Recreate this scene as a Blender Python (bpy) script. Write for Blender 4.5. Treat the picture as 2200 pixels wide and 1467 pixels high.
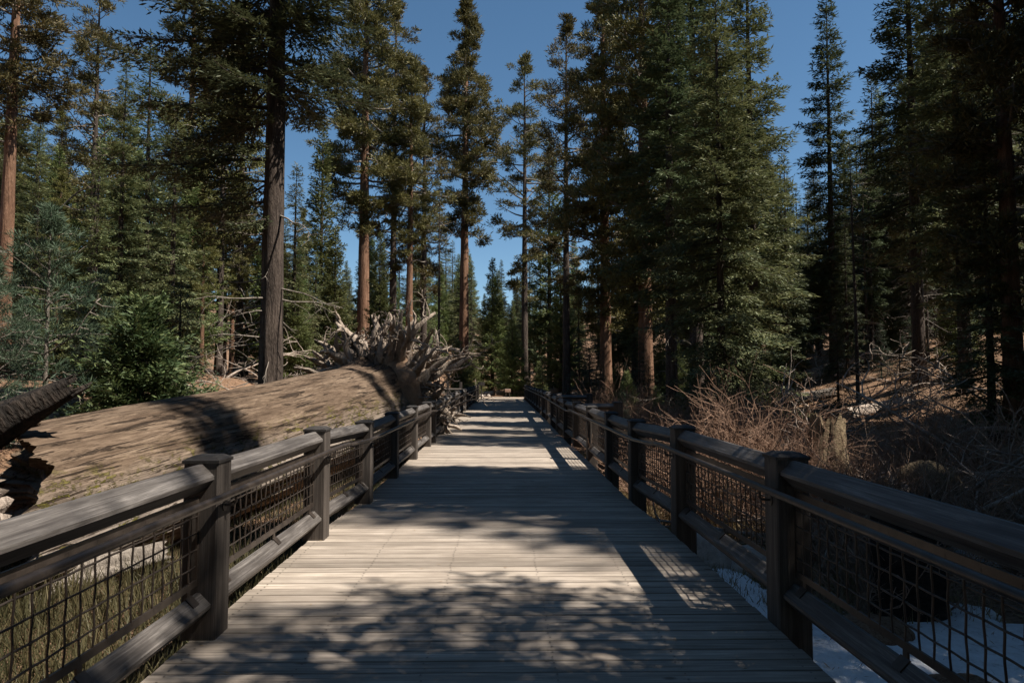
import bpy, math, random
import numpy as np
from mathutils import Matrix, Vector, Euler

for o in list(bpy.data.objects):
    bpy.data.objects.remove(o)
SC = bpy.context.scene
COL = SC.collection
R = math.radians

# ------------------------------------------------------------------ camera
FPX = 1467.0                                   # focal length in photo pixels (2200 wide)
cam_d = bpy.data.cameras.new("camera")
cam_d.lens = 24.0
cam_d.sensor_width = 36.0
cam_d.clip_start = 0.05
cam_d.clip_end = 3000
cam = bpy.data.objects.new("camera", cam_d)
COL.objects.link(cam)
CAM_LOC = Vector((0.0, 0.0, 1.5))
CAM_ROT = Euler((R(90 + 3.1), 0, R(-0.9)), 'XYZ')
cam.location = CAM_LOC
cam.rotation_euler = CAM_ROT
SC.camera = cam
CM = CAM_ROT.to_matrix()

# ------------------------------------------------------------------ light
SUN_DIR = Vector((0.68, -0.20, 1.0)).normalized()      # towards the sun
SUN_EL = math.asin(SUN_DIR.z)
SUN_AZ = math.atan2(SUN_DIR.x, SUN_DIR.y)              # from +Y clockwise
world = bpy.data.worlds.new("World")
SC.world = world
world.use_nodes = True
wn = world.node_tree
wn.nodes.clear()
sky = wn.nodes.new('ShaderNodeTexSky')
sky.sky_type = 'NISHITA'
sky.sun_disc = False
sky.sun_elevation = SUN_EL
sky.sun_rotation = SUN_AZ
sky.altitude = 1800
sky.air_density = 1.0
sky.dust_density = 0.4
sky.ozone_density = 1.6
hsv = wn.nodes.new('ShaderNodeHueSaturation')
hsv.inputs['Saturation'].default_value = 1.12
hsv.inputs['Value'].default_value = 1.0
hsv.inputs['Hue'].default_value = 0.491
bg = wn.nodes.new('ShaderNodeBackground')
bg.inputs['Strength'].default_value = 0.059
wo = wn.nodes.new('ShaderNodeOutputWorld')
wn.links.new(sky.outputs[0], hsv.inputs['Color'])
wn.links.new(hsv.outputs[0], bg.inputs['Color'])
wn.links.new(bg.outputs[0], wo.inputs['Surface'])

sun_d = bpy.data.lights.new("sun", 'SUN')
sun_d.energy = 5.0
sun_d.angle = R(0.42)
sun_d.color = (1.0, 0.935, 0.845)
sun = bpy.data.objects.new("sun", sun_d)
COL.objects.link(sun)
sun.location = (60, -20, 90)
sun.rotation_euler = SUN_DIR.to_track_quat('Z', 'Y').to_euler()

SC.view_settings.view_transform = 'Standard'
SC.view_settings.look = 'None'
SC.view_settings.exposure = 1.06
SC.view_settings.gamma = 1.0
SC.view_settings.use_curve_mapping = False
SC.cycles.max_bounces = 5
SC.cycles.diffuse_bounces = 3
SC.cycles.transmission_bounces = 3
SC.cycles.glossy_bounces = 2
SC.cycles.transparent_max_bounces = 4
SC.cycles.caustics_reflective = False
SC.cycles.caustics_refractive = False
try:
    SC.cycles.use_denoising = True
except Exception:
    pass


# ------------------------------------------------------------------ helpers
def at(u, v, Y):
    """world point seen at photo pixel (u, v) at depth Y along the walk"""
    d = CM @ Vector(((u - 1100.0) / FPX, (733.5 - v) / FPX, -1.0))
    return CAM_LOC + d * (Y / d.y)


class MB:
    def __init__(self):
        self.v, self.f, self.n = [], [], 0

    def add(self, verts, *faces):
        verts = np.asarray(verts, dtype=np.float64).reshape(-1, 3)
        for f in faces:
            f = np.asarray(f, dtype=np.int64)
            if f.size:
                self.f.append(f + self.n)
        self.v.append(verts)
        self.n += len(verts)

    def mesh(self, name, mat, smooth=False):
        V = np.concatenate(self.v) if self.v else np.zeros((0, 3))
        starts, loops, pos = [], [], 0
        for f in self.f:
            m, k = f.shape
            starts.append(pos + np.arange(m) * k)
            loops.append(f.ravel())
            pos += m * k
        me = bpy.data.meshes.new(name)
        me.vertices.add(len(V))
        me.vertices.foreach_set('co', V.astype(np.float32).ravel())
        L = np.concatenate(loops)
        S = np.concatenate(starts)
        me.loops.add(len(L))
        me.loops.foreach_set('vertex_index', L.astype(np.int32))
        me.polygons.add(len(S))
        me.polygons.foreach_set('loop_start', S.astype(np.int32))
        me.polygons.foreach_set('use_smooth', np.full(len(S), smooth, dtype=bool))
        me.update(calc_edges=True)
        me.materials.append(mat)
        return me

    def build(self, name, mat, parent=None, smooth=False):
        return link(name, self.mesh(name, mat, smooth), parent)


def link(name, me, parent=None):
    o = bpy.data.objects.new(name, me)
    COL.objects.link(o)
    if parent is not None:
        o.parent = parent
    return o


def tag(o, label, cat, group=None, kind=None):
    if label:
        o['label'] = label
    if cat:
        o['category'] = cat
    if group:
        o['group'] = group
    if kind:
        o['kind'] = kind
    return o


def thing(name, label, cat, loc=(0, 0, 0), rotz=0.0, group=None):
    o = bpy.data.objects.new(name, None)
    COL.objects.link(o)
    o.empty_display_size = 0.3
    o.location = loc
    o.rotation_euler = (0, 0, rotz)
    return tag(o, label, cat, group)


def norm(a):
    return a / np.maximum(np.linalg.norm(a, axis=-1, keepdims=True), 1e-9)


def tube(mb, pts, rad, k=6, cap=True, ripple=None):
    pts = np.asarray(pts, float)
    n = len(pts)
    rad = np.broadcast_to(np.asarray(rad, float), (n,))
    T = norm(np.gradient(pts, axis=0))
    ref = np.array([0, 0, 1.0]) if abs(T[0, 2]) < 0.8 else np.array([1.0, 0, 0])
    A = np.zeros((n, 3))
    a = ref - T[0] * (ref @ T[0])
    for i in range(n):
        a = a - T[i] * (a @ T[i])
        a = a / max(np.linalg.norm(a), 1e-9)
        A[i] = a
    B = np.cross(T, A)
    th = np.arange(k) * 2 * np.pi / k
    rr = rad[:, None] * np.ones((1, k))
    if ripple is not None:
        rr = rr * ripple
    V = pts[:, None] + rr[..., None] * (np.cos(th)[None, :, None] * A[:, None] + np.sin(th)[None, :, None] * B[:, None])
    i, j = np.meshgrid(np.arange(n - 1), np.arange(k), indexing='ij')
    j2 = (j + 1) % k
    Q = np.stack([i * k + j, i * k + j2, (i + 1) * k + j2, (i + 1) * k + j], -1).reshape(-1, 4)
    if cap:
        c = np.array([np.arange(k)[::-1], (n - 1) * k + np.arange(k)])
        mb.add(V.reshape(-1, 3), Q, c)
    else:
        mb.add(V.reshape(-1, 3), Q)


BOXQ = np.array([[0, 3, 2, 1], [4, 5, 6, 7], [0, 1, 5, 4], [1, 2, 6, 5], [2, 3, 7, 6], [3, 0, 4, 7]])


def box(mb, c, h, ax=None):
    """box of half sizes h about c; ax rows = local axes"""
    s = np.array([[-1, -1, -1], [1, -1, -1], [1, 1, -1], [-1, 1, -1], [-1, -1, 1], [1, -1, 1], [1, 1, 1], [-1, 1, 1]], float)
    V = s * np.asarray(h, float)
    if ax is not None:
        V = V @ np.asarray(ax, float)
    mb.add(V + np.asarray(c, float), BOXQ)


_rs = np.random.RandomState(5)
_NW = _rs.normal(size=(40, 3))
_NP = _rs.uniform(0, 6.28, 40)


def wob(P, scale=1.0, oct=4, seed=0):
    """smooth pseudo noise of points (n,3), about -1..1"""
    P = np.asarray(P, float)
    out, amp, fr, tot = 0, 1.0, 1.0 / scale, 0
    for o in range(oct):
        s = 0
        for q in range(4):
            i = (seed * 7 + o * 4 + q) % 40
            s = s + np.sin(P @ (_NW[i] * fr * 1.6) + _NP[i] + seed)
        out = out + amp * s / 2.6
        tot += amp
        amp *= 0.55
        fr *= 2.1
    return out / tot


def sstep(a, b, x):
    t = np.clip((x - a) / (b - a), 0, 1)
    return t * t * (3 - 2 * t)


# ------------------------------------------------------------------ materials
def newmat(name):
    m = bpy.data.materials.new(name)
    m.use_nodes = True
    nt = m.node_tree
    nt.nodes.clear()
    out = nt.nodes.new('ShaderNodeOutputMaterial')
    return m, nt, out


def N(nt, typ, **kw):
    n = nt.nodes.new(typ)
    for k, v in kw.items():
        setattr(n, k, v)
    return n


def ramp(nt, fac, stops):
    n = nt.nodes.new('ShaderNodeValToRGB')
    e = n.color_ramp.elements
    while len(e) < len(stops):
        e.new(0.5)
    for i, (p, c) in enumerate(stops):
        e[i].position = p
        e[i].color = c if len(c) == 4 else (*c, 1)
    nt.links.new(fac, n.inputs[0])
    return n.outputs[0]


def noise(nt, vec, scale=1.0, detail=4, rough=0.6, vscale=None, dist=0.0):
    if vscale is not None:
        mp = N(nt, 'ShaderNodeMapping')
        mp.inputs['Scale'].default_value = vscale
        nt.links.new(vec, mp.inputs[0])
        vec = mp.outputs[0]
    n = N(nt, 'ShaderNodeTexNoise')
    n.inputs['Scale'].default_value = scale
    n.inputs['Detail'].default_value = detail
    n.inputs['Roughness'].default_value = rough
    n.inputs['Distortion'].default_value = dist
    nt.links.new(vec, n.inputs['Vector'])
    return n.outputs[0]


def mixc(nt, fac, a, b, mode='MIX'):
    n = N(nt, 'ShaderNodeMix', data_type='RGBA', blend_type=mode)
    for sock, val in ((n.inputs[0], fac), (n.inputs[6], a), (n.inputs[7], b)):
        if isinstance(val, (int, float)):
            sock.default_value = val
        elif isinstance(val, tuple):
            sock.default_value = (*val, 1) if len(val) == 3 else val
        else:
            nt.links.new(val, sock)
    return n.outputs[2]


def mth(nt, op, a, b=None):
    n = N(nt, 'ShaderNodeMath', operation=op)
    for i, val in enumerate((a, b)):
        if val is None:
            continue
        if isinstance(val, (int, float)):
            n.inputs[i].default_value = val
        else:
            nt.links.new(val, n.inputs[i])
    return n.outputs[0]


def principled(nt, out, col, rough=0.8, height=None, bump=0.3, dist=0.02, spec=0.3, metal=0.0):
    p = N(nt, 'ShaderNodeBsdfPrincipled')
    if isinstance(col, tuple):
        p.inputs['Base Color'].default_value = (*col, 1)
    else:
        nt.links.new(col, p.inputs['Base Color'])
    p.inputs['Roughness'].default_value = rough
    p.inputs['Specular IOR Level'].default_value = spec
    p.inputs['Metallic'].default_value = metal
    if height is not None:
        b = N(nt, 'ShaderNodeBump')
        b.inputs['Strength'].default_value = bump
        b.inputs['Distance'].default_value = dist
        nt.links.new(height, b.inputs['Height'])
        nt.links.new(b.outputs[0], p.inputs['Normal'])
    nt.links.new(p.outputs[0], out.inputs[0])
    return p


def mat_foliage(name, dark, mid, light, trans=0.2):
    m, nt, out = newmat(name)
    geo = N(nt, 'ShaderNodeNewGeometry')
    oi = N(nt, 'ShaderNodeObjectInfo')
    c = ramp(nt, geo.outputs['Random Per Island'], [(0.0, dark), (0.5, mid), (1.0, light)])
    tc = N(nt, 'ShaderNodeTexCoord')
    nz = noise(nt, tc.outputs['Object'], 0.45, 3, 0.6)
    c = mixc(nt, ramp(nt, nz, [(0.35, (0, 0, 0)), (0.7, (0.6, 0.6, 0.6))]), c, light)
    h = N(nt, 'ShaderNodeHueSaturation')
    nt.links.new(c, h.inputs['Color'])
    nt.links.new(mth(nt, 'ADD', mth(nt, 'MULTIPLY', oi.outputs['Random'], 0.05), 0.475), h.inputs['Hue'])
    nt.links.new(mth(nt, 'ADD', mth(nt, 'MULTIPLY', oi.outputs['Random'], 0.5), 0.75), h.inputs['Value'])
    d = N(nt, 'ShaderNodeBsdfPrincipled')
    d.inputs['Roughness'].default_value = 0.6
    d.inputs['Specular IOR Level'].default_value = 0.25
    t = N(nt, 'ShaderNodeBsdfTranslucent')
    nt.links.new(h.outputs[0], d.inputs['Base Color'])
    nt.links.new(h.outputs[0], t.inputs['Color'])
    mx = N(nt, 'ShaderNodeMixShader')
    mx.inputs[0].default_value = trans
    nt.links.new(d.outputs[0], mx.inputs[1])
    nt.links.new(t.outputs[0], mx.inputs[2])
    nt.links.new(mx.outputs[0], out.inputs[0])
    return m


def mat_bark(name, c1, c2, c3, gs=6.0, bump=0.6):
    m, nt, out = newmat(name)
    tc = N(nt, 'ShaderNodeTexCoord')
    v = tc.outputs['Object']
    a = noise(nt, v, gs, 6, 0.7, (1, 1, 0.12))
    b = noise(nt, v, 2.2, 5, 0.6, (1, 1, 0.45))
    d = noise(nt, v, gs * 4, 4, 0.6, (1, 1, 0.25))
    c = ramp(nt, a, [(0.3, c1), (0.5, c2), (0.72, c3)])
    c = mixc(nt, ramp(nt, b, [(0.45, (0, 0, 0)), (0.75, (0.7, 0.7, 0.7))]), c, c1)
    c = mixc(nt, ramp(nt, d, [(0.45, (0, 0, 0)), (0.8, (0.5, 0.5, 0.5))]), c, c3)
    h = mth(nt, 'ADD', a, mth(nt, 'MULTIPLY', d, 0.4))
    principled(nt, out, c, 0.9, h, min(1.0, bump * 1.5), 0.10, 0.15)
    return m


def mat_wood(name, axis, dark, mid, light, knots=True, island=0.5, rough=0.75, cross=28.0, spec=0.25, pitch=0.0):
    """weathered timber whose grain runs along the axis (0=x, 1=y, 2=z)"""
    m, nt, out = newmat(name)
    tc = N(nt, 'ShaderNodeTexCoord')
    geo = N(nt, 'ShaderNodeNewGeometry')
    # shift the pattern for every separate board
    sh = N(nt, 'ShaderNodeVectorMath', operation='SCALE')
    sh.inputs[0].default_value = (31.7, 17.3, 23.1)
    nt.links.new(geo.outputs['Random Per Island'], sh.inputs['Scale'])
    ad = N(nt, 'ShaderNodeVectorMath', operation='ADD')
    nt.links.new(tc.outputs['Object'], ad.inputs[0])
    nt.links.new(sh.outputs[0], ad.inputs[1])
    v = ad.outputs[0]
    s = [1.0, 1.0, 1.0]
    s[axis] = 0.045
    a = noise(nt, v, cross, 6, 0.7, tuple(s), 0.6)
    s2 = [1.0, 1.0, 1.0]
    s2[axis] = 0.02
    f = noise(nt, v, cross * 5, 4, 0.7, tuple(s2))
    b = noise(nt, v, 2.0, 5, 0.6)
    c = ramp(nt, a, [(0.28, dark), (0.5, mid), (0.75, light)])
    c = mixc(nt, ramp(nt, f, [(0.42, (0.55, 0.55, 0.55)), (0.6, (0, 0, 0))]), c, dark)
    c = mixc(nt, ramp(nt, b, [(0.35, (0.0, 0, 0)), (0.75, (0.55, 0.55, 0.55))]), c, dark)
    if island:
        i = mth(nt, 'ADD', mth(nt, 'MULTIPLY', geo.outputs['Random Per Island'], island), 1 - island / 2)
        h = N(nt, 'ShaderNodeHueSaturation')
        nt.links.new(c, h.inputs['Color'])
        nt.links.new(i, h.inputs['Value'])
        c = h.outputs[0]
    hgt = mth(nt, 'ADD', a, mth(nt, 'MULTIPLY', f, 0.6))
    if pitch:
        # dark board edges: dirt, plus the shade of the gaps painted in
        sp = N(nt, 'ShaderNodeSeparateXYZ')
        nt.links.new(tc.outputs['Object'], sp.inputs[0])
        fr = mth(nt, 'FRACT', mth(nt, 'DIVIDE', mth(nt, 'ADD', sp.outputs['Y'], 4.0 + pitch * 10), pitch))
        e = ramp(nt, fr, [(0.0, (1, 1, 1)), (0.055, (0, 0, 0)), (0.86, (0, 0, 0)), (0.93, (1, 1, 1))])
        c = mixc(nt, mth(nt, 'MULTIPLY', e, 0.55), c, tuple(x * 0.4 for x in dark))
        # trodden, bleached middle of the walk and darker edges with grime
        st = noise(nt, tc.outputs['Object'], 0.8, 5, 0.65)
        c = mixc(nt, ramp(nt, st, [(0.45, (0, 0, 0)), (0.72, (0.5, 0.5, 0.5))]), c, dark)
    if knots:
        s3 = [1.0, 1.0, 1.0]
        s3[axis] = 0.5
        mp = N(nt, 'ShaderNodeMapping')
        mp.inputs['Scale'].default_value = tuple(s3)
        nt.links.new(v, mp.inputs[0])
        vo = N(nt, 'ShaderNodeTexVoronoi')
        vo.inputs['Scale'].default_value = 3.3
        nt.links.new(mp.outputs[0], vo.inputs['Vector'])
        k = ramp(nt, vo.outputs['Distance'], [(0.03, (1, 1, 1)), (0.075, (0, 0, 0))])
        c = mixc(nt, mth(nt, 'MULTIPLY', k, 0.75), c, tuple(x * 0.45 for x in dark))
    principled(nt, out, c, rough, hgt, 0.35, 0.006, spec)
    return m


M = {}
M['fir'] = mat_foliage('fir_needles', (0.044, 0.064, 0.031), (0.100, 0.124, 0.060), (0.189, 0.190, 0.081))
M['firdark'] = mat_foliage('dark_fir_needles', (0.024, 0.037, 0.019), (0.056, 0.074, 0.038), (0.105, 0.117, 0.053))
M['blue'] = mat_foliage('blue_green_needles', (0.018, 0.036, 0.021), (0.040, 0.066, 0.038), (0.080, 0.105, 0.062))
M['seq'] = mat_foliage('sequoia_foliage', (0.044, 0.048, 0.017), (0.094, 0.093, 0.031), (0.157, 0.134, 0.045))
M['cedar'] = mat_foliage('cedar_foliage', (0.034, 0.055, 0.017), (0.080, 0.107, 0.034), (0.152, 0.164, 0.055))
M['green'] = mat_foliage('young_cedar_foliage', (0.026, 0.048, 0.020), (0.058, 0.098, 0.038), (0.125, 0.150, 0.055))
M['grass'] = mat_foliage('grass_blades', (0.011, 0.016, 0.006), (0.026, 0.030, 0.012), (0.095, 0.072, 0.036), 0.1)
M['drygrass'] = mat_foliage('dry_grass_blades', (0.10, 0.075, 0.03), (0.22, 0.17, 0.08), (0.36, 0.29, 0.15), 0.3)
M['litter'] = mat_foliage('forest_litter', (0.045, 0.022, 0.012), (0.14, 0.075, 0.040), (0.28, 0.18, 0.11), 0.1)
M['rust'] = mat_foliage('rusty_needles', (0.10, 0.035, 0.012), (0.20, 0.075, 0.022), (0.30, 0.13, 0.04), 0.2)
M['firbark'] = mat_bark('fir_bark', (0.018, 0.014, 0.012), (0.062, 0.047, 0.038), (0.145, 0.112, 0.09), 9.0)
M['seqbark'] = mat_bark('sequoia_bark', (0.050, 0.027, 0.016), (0.155, 0.082, 0.050), (0.28, 0.170, 0.11), 4.0)
M['greybark'] = mat_bark('grey_bark', (0.07, 0.058, 0.05), (0.20, 0.17, 0.14), (0.36, 0.31, 0.26), 7.0)
M['deadwood'] = mat_bark('bleached_dead_wood', (0.16, 0.125, 0.10), (0.36, 0.29, 0.235), (0.52, 0.44, 0.37), 10.0, 0.5)
M['root'] = mat_bark('weathered_root_wood', (0.11, 0.083, 0.064), (0.31, 0.245, 0.19), (0.50, 0.42, 0.35), 9.0, 0.7)
M['brush'] = mat_bark('reddish_brush_bark', (0.10, 0.055, 0.036), (0.24, 0.145, 0.098), (0.40, 0.27, 0.19), 12.0, 0.2)
M['twig'] = mat_bark('bare_twig_bark', (0.12, 0.075, 0.052), (0.26, 0.175, 0.125), (0.42, 0.31, 0.24), 12.0, 0.2)
M['darkbark'] = mat_bark('dark_bark', (0.008, 0.007, 0.006), (0.022, 0.018, 0.015), (0.06, 0.045, 0.035), 6.0, 0.9)  # near black tone, picked to carry the shade on the leaning broken log
M['deck'] = mat_wood('deck_boards', 0, (0.145, 0.118, 0.093), (0.375, 0.317, 0.260), (0.53, 0.458, 0.385), True, 0.6, 0.85, 26.0, 0.2, pitch=0.1405)
M['rail'] = mat_wood('rail_timber', 1, (0.030, 0.025, 0.022), (0.105, 0.093, 0.084), (0.27, 0.245, 0.225), True, 0.3, 0.55, 26.0, 0.35)
M['railx'] = mat_wood('cross_rail_timber', 0, (0.030, 0.025, 0.022), (0.105, 0.093, 0.084), (0.27, 0.245, 0.225), True, 0.3, 0.55, 26.0, 0.35)
M['post'] = mat_wood('post_timber', 2, (0.028, 0.022, 0.018), (0.078, 0.064, 0.054), (0.16, 0.137, 0.118), True, 0.3, 0.7, 24.0, 0.3)
M['capw'] = mat_wood('post_cap_timber', 1, (0.014, 0.012, 0.011), (0.034, 0.030, 0.027), (0.07, 0.062, 0.055), False, 0.2, 0.7, 24.0, 0.3)


def mat_metal():
    m, nt, out = newmat('bronze_painted_steel')
    tc = N(nt, 'ShaderNodeTexCoord')
    n = noise(nt, tc.outputs['Object'], 9, 5, 0.6)
    c = ramp(nt, n, [(0.35, (0.030, 0.023, 0.019)), (0.7, (0.070, 0.054, 0.043))])
    principled(nt, out, c, 0.42, n, 0.08, 0.004, 0.5, 0.35)
    return m


M['metal'] = mat_metal()


def mat_ground():
    m, nt, out = newmat('forest_floor')
    tc = N(nt, 'ShaderNodeTexCoord')
    v = tc.outputs['Object']
    a = noise(nt, v, 0.35, 6, 0.65)
    b = noise(nt, v, 3.0, 6, 0.7)
    d = noise(nt, v, 22.0, 5, 0.75)
    c = ramp(nt, b, [(0.25, (0.055, 0.030, 0.017)), (0.5, (0.150, 0.085, 0.050)), (0.75, (0.27, 0.165, 0.105))])
    c = mixc(nt, ramp(nt, a, [(0.42, (0, 0, 0)), (0.65, (0.7, 0.7, 0.7))]), c, (0.085, 0.048, 0.026))
    c = mixc(nt, ramp(nt, d, [(0.42, (0, 0, 0)), (0.68, (0.7, 0.7, 0.7))]), c, (0.33, 0.22, 0.145))
    c = mixc(nt, ramp(nt, d, [(0.30, (0.8, 0.8, 0.8)), (0.45, (0, 0, 0))]), c, (0.035, 0.02, 0.012))
    h = mth(nt, 'ADD', mth(nt, 'MULTIPLY', b, 1.0), mth(nt, 'MULTIPLY', d, 0.5))
    principled(nt, out, c, 0.95, h, 0.9, 0.06, 0.1)
    return m


M['ground'] = mat_ground()


def mat_log():
    m, nt, out = newmat('fallen_log_wood')
    tc = N(nt, 'ShaderNodeTexCoord')
    v = tc.outputs['Object']          # local y runs along the log
    a = noise(nt, v, 5.0, 7, 0.7, (1, 0.10, 1), 0.8)
    f = noise(nt, v, 34.0, 5, 0.75, (1, 0.07, 1), 0.8)
    b = noise(nt, v, 1.1, 6, 0.65)
    k = noise(nt, v, 13.0, 7, 0.7, (1, 0.06, 1), 0.6)
    c = ramp(nt, a, [(0.28, (0.050, 0.033, 0.022)), (0.5, (0.135, 0.095, 0.065)), (0.75, (0.235, 0.175, 0.125))])
    c = mixc(nt, ramp(nt, f, [(0.38, (0.85, 0.85, 0.85)), (0.58, (0, 0, 0))]), c, (0.045, 0.029, 0.019))
    # bleached grey flank low on the side
    sp = N(nt, 'ShaderNodeSeparateXYZ')
    nt.links.new(v, sp.inputs[0])
    low = mth(nt, 'ADD', mth(nt, 'MULTIPLY', sp.outputs['Z'], -0.8), mth(nt, 'ADD', 0.40, mth(nt, 'MULTIPLY', b, 0.5)))
    lowm = ramp(nt, low, [(0.25, (0, 0, 0)), (0.75, (0.8, 0.8, 0.8))])
    c = mixc(nt, lowm, c, mixc(nt, f, (0.13, 0.10, 0.078), (0.42, 0.36, 0.305)))
    # dark cracks and pits
    cr = ramp(nt, k, [(0.40, (1, 1, 1)), (0.435, (0, 0, 0))])
    c = mixc(nt, cr, c, (0.035, 0.024, 0.017))
    cr2 = ramp(nt, a, [(0.30, (1, 1, 1)), (0.34, (0, 0, 0))])
    c = mixc(nt, cr2, c, (0.03, 0.02, 0.014))
    # moss patches
    ms = noise(nt, v, 1.9, 6, 0.7)
    ms2 = noise(nt, v, 14.0, 5, 0.75, (1, 0.4, 1))
    mm = mth(nt, 'MULTIPLY', ramp(nt, ms, [(0.47, (0, 0, 0)), (0.55, (1, 1, 1))]), ramp(nt, ms2, [(0.50, (0, 0, 0)), (0.56, (1, 1, 1))]))
    mm = mth(nt, 'MULTIPLY', mm, ramp(nt, low, [(0.12, (0, 0, 0)), (0.4, (1, 1, 1))]))
    c = mixc(nt, mm, c, mixc(nt, ms2, (0.04, 0.045, 0.008), (0.14, 0.115, 0.02)))
    h = mth(nt, 'ADD', mth(nt, 'MULTIPLY', a, 0.8), mth(nt, 'ADD', mth(nt, 'MULTIPLY', f, 0.25), mth(nt, 'MULTIPLY', mm, 0.5)))
    h = mth(nt, 'SUBTRACT', h, mth(nt, 'MULTIPLY', cr, 0.4))
    principled(nt, out, c, 0.9, h, 0.9, 0.05, 0.12)
    return m


M['log'] = mat_log()


def mat_simple(name, stops, scale=6.0, rough=0.9, bump=0.5, dist=0.03, vs=None, spec=0.2):
    m, nt, out = newmat(name)
    tc = N(nt, 'ShaderNodeTexCoord')
    n = noise(nt, tc.outputs['Object'], scale, 7, 0.7, vs)
    n2 = noise(nt, tc.outputs['Object'], scale * 5, 5, 0.7, vs)
    c = ramp(nt, mth(nt, 'ADD', mth(nt, 'MULTIPLY', n, 0.65), mth(nt, 'MULTIPLY', n2, 0.35)), stops)
    principled(nt, out, c, rough, mth(nt, 'ADD', n, mth(nt, 'MULTIPLY', n2, 0.4)), bump, dist, spec)
    return m


M['snow'] = mat_simple('old_snow', [(0.34, (0.22, 0.18, 0.15)), (0.44, (0.60, 0.60, 0.60)), (0.7, (0.80, 0.81, 0.82))], 4.0, 0.6, 0.9, 0.06)
M['rock'] = mat_simple('granite_boulder', [(0.3, (0.16, 0.13, 0.11)), (0.5, (0.32, 0.27, 0.23)), (0.7, (0.48, 0.42, 0.36))], 3.0)
M['mossrock'] = mat_simple('mossy_tan_stump', [(0.34, (0.045, 0.032, 0.018)), (0.5, (0.16, 0.118, 0.070)), (0.68, (0.27, 0.21, 0.135))], 7.0, 0.95, 1.0, 0.05, (1, 1, .5))
M['soil'] = mat_simple('bare_root_ball_soil', [(0.3, (0.13, 0.08, 0.05)), (0.5, (0.26, 0.17, 0.11)), (0.7, (0.38, 0.27, 0.18))], 2.2, 0.95, 0.9, 0.08)
M['sign'] = mat_simple('pale_sign_panel', [(0.3, (0.50, 0.36, 0.30)), (0.7, (0.62, 0.47, 0.40))], 2.0, 0.5, 0.1)
M['path'] = mat_simple('packed_path', [(0.3, (0.22, 0.17, 0.13)), (0.5, (0.34, 0.27, 0.21)), (0.7, (0.44, 0.36, 0.29))], 2.5)


# ------------------------------------------------------------------ ground
def ground_z(x, y):
    x = np.asarray(x, float)
    y = np.asarray(y, float)
    z = np.full(np.broadcast(x, y).shape, -1.0)
    z = z + 2.1 * sstep(6.8, 14.0, -x) * sstep(-10, 14, y)
    z = z + 0.06 * np.clip(-x - 14, 0, 200)
    z = z - 0.25 * sstep(2.2, 4.5, x) * (1 - sstep(6, 10, x))
    z = z + 0.28 * np.clip(x - 8, 0, 17)
    z = z + 0.65 * sstep(3.0, 5.5, x) * (1 - sstep(9, 13, x)) * sstep(9.5, 13, y)
    z = z + 0.9 * sstep(36, 50, y) * (1 - sstep(9, 15, np.abs(x)))
    z = z + 0.12 * np.clip(y - 85, 0, 260)
    # earth thrown up by fallen trees on the far side of the log
    for (cx, cy, hh, rr) in ((-9.6, 26.0, 1.5, 2.2), (-7.4, 31.0, 1.6, 2.4), (-13, 30, 0.7, 4.0)):
        z = z + hh * np.exp(-((x - cx) ** 2 + (y - cy) ** 2) / (rr * rr))
    P = np.stack(np.broadcast_arrays(x, y, np.zeros_like(x + y)), -1)
    far = sstep(2.2, 6.0, np.abs(x)) + 0 * y
    z = z + wob(P, 5.0, 4, 1) * 0.16 * far + wob(P, 1.1, 3, 2) * 0.05
    return z


def gz(x, y):
    return float(ground_z(np.array([x]), np.array([y]))[0])


def build_ground():
    n, m = 360, 360
    s = np.linspace(-1, 1, n)
    xs = 30 * s + 570 * np.sign(s) * np.abs(s) ** 5
    t = np.linspace(0, 1, m)
    ys = -30 + 85 * t + 645 * t ** 5
    X, Y = np.meshgrid(xs, ys, indexing='ij')
    Z = ground_z(X, Y)
    V = np.stack([X, Y, Z], -1).reshape(-1, 3)
    i, j = np.meshgrid(np.arange(n - 1), np.arange(m - 1), indexing='ij')
    Q = np.stack([i * m + j, (i + 1) * m + j, (i + 1) * m + j + 1, i * m + j + 1], -1).reshape(-1, 4)
    mb = MB()
    mb.add(V, Q)
    tag(mb.build('ground', M['ground'], None, True), 'reddish brown forest floor of duff and needles', 'ground', kind='structure')


build_ground()

# ------------------------------------------------------------------ boardwalk
PROF_Y = [-10, 6.9, 8.7, 15.8, 16.8, 27, 53, 80]
PROF_Z = [0, 0, -0.075, -0.075, -0.12, -0.03, 0, 0]


def zd(y):
    return float(np.interp(y, PROF_Y, PROF_Z))


DECK_END = 52.0


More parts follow.
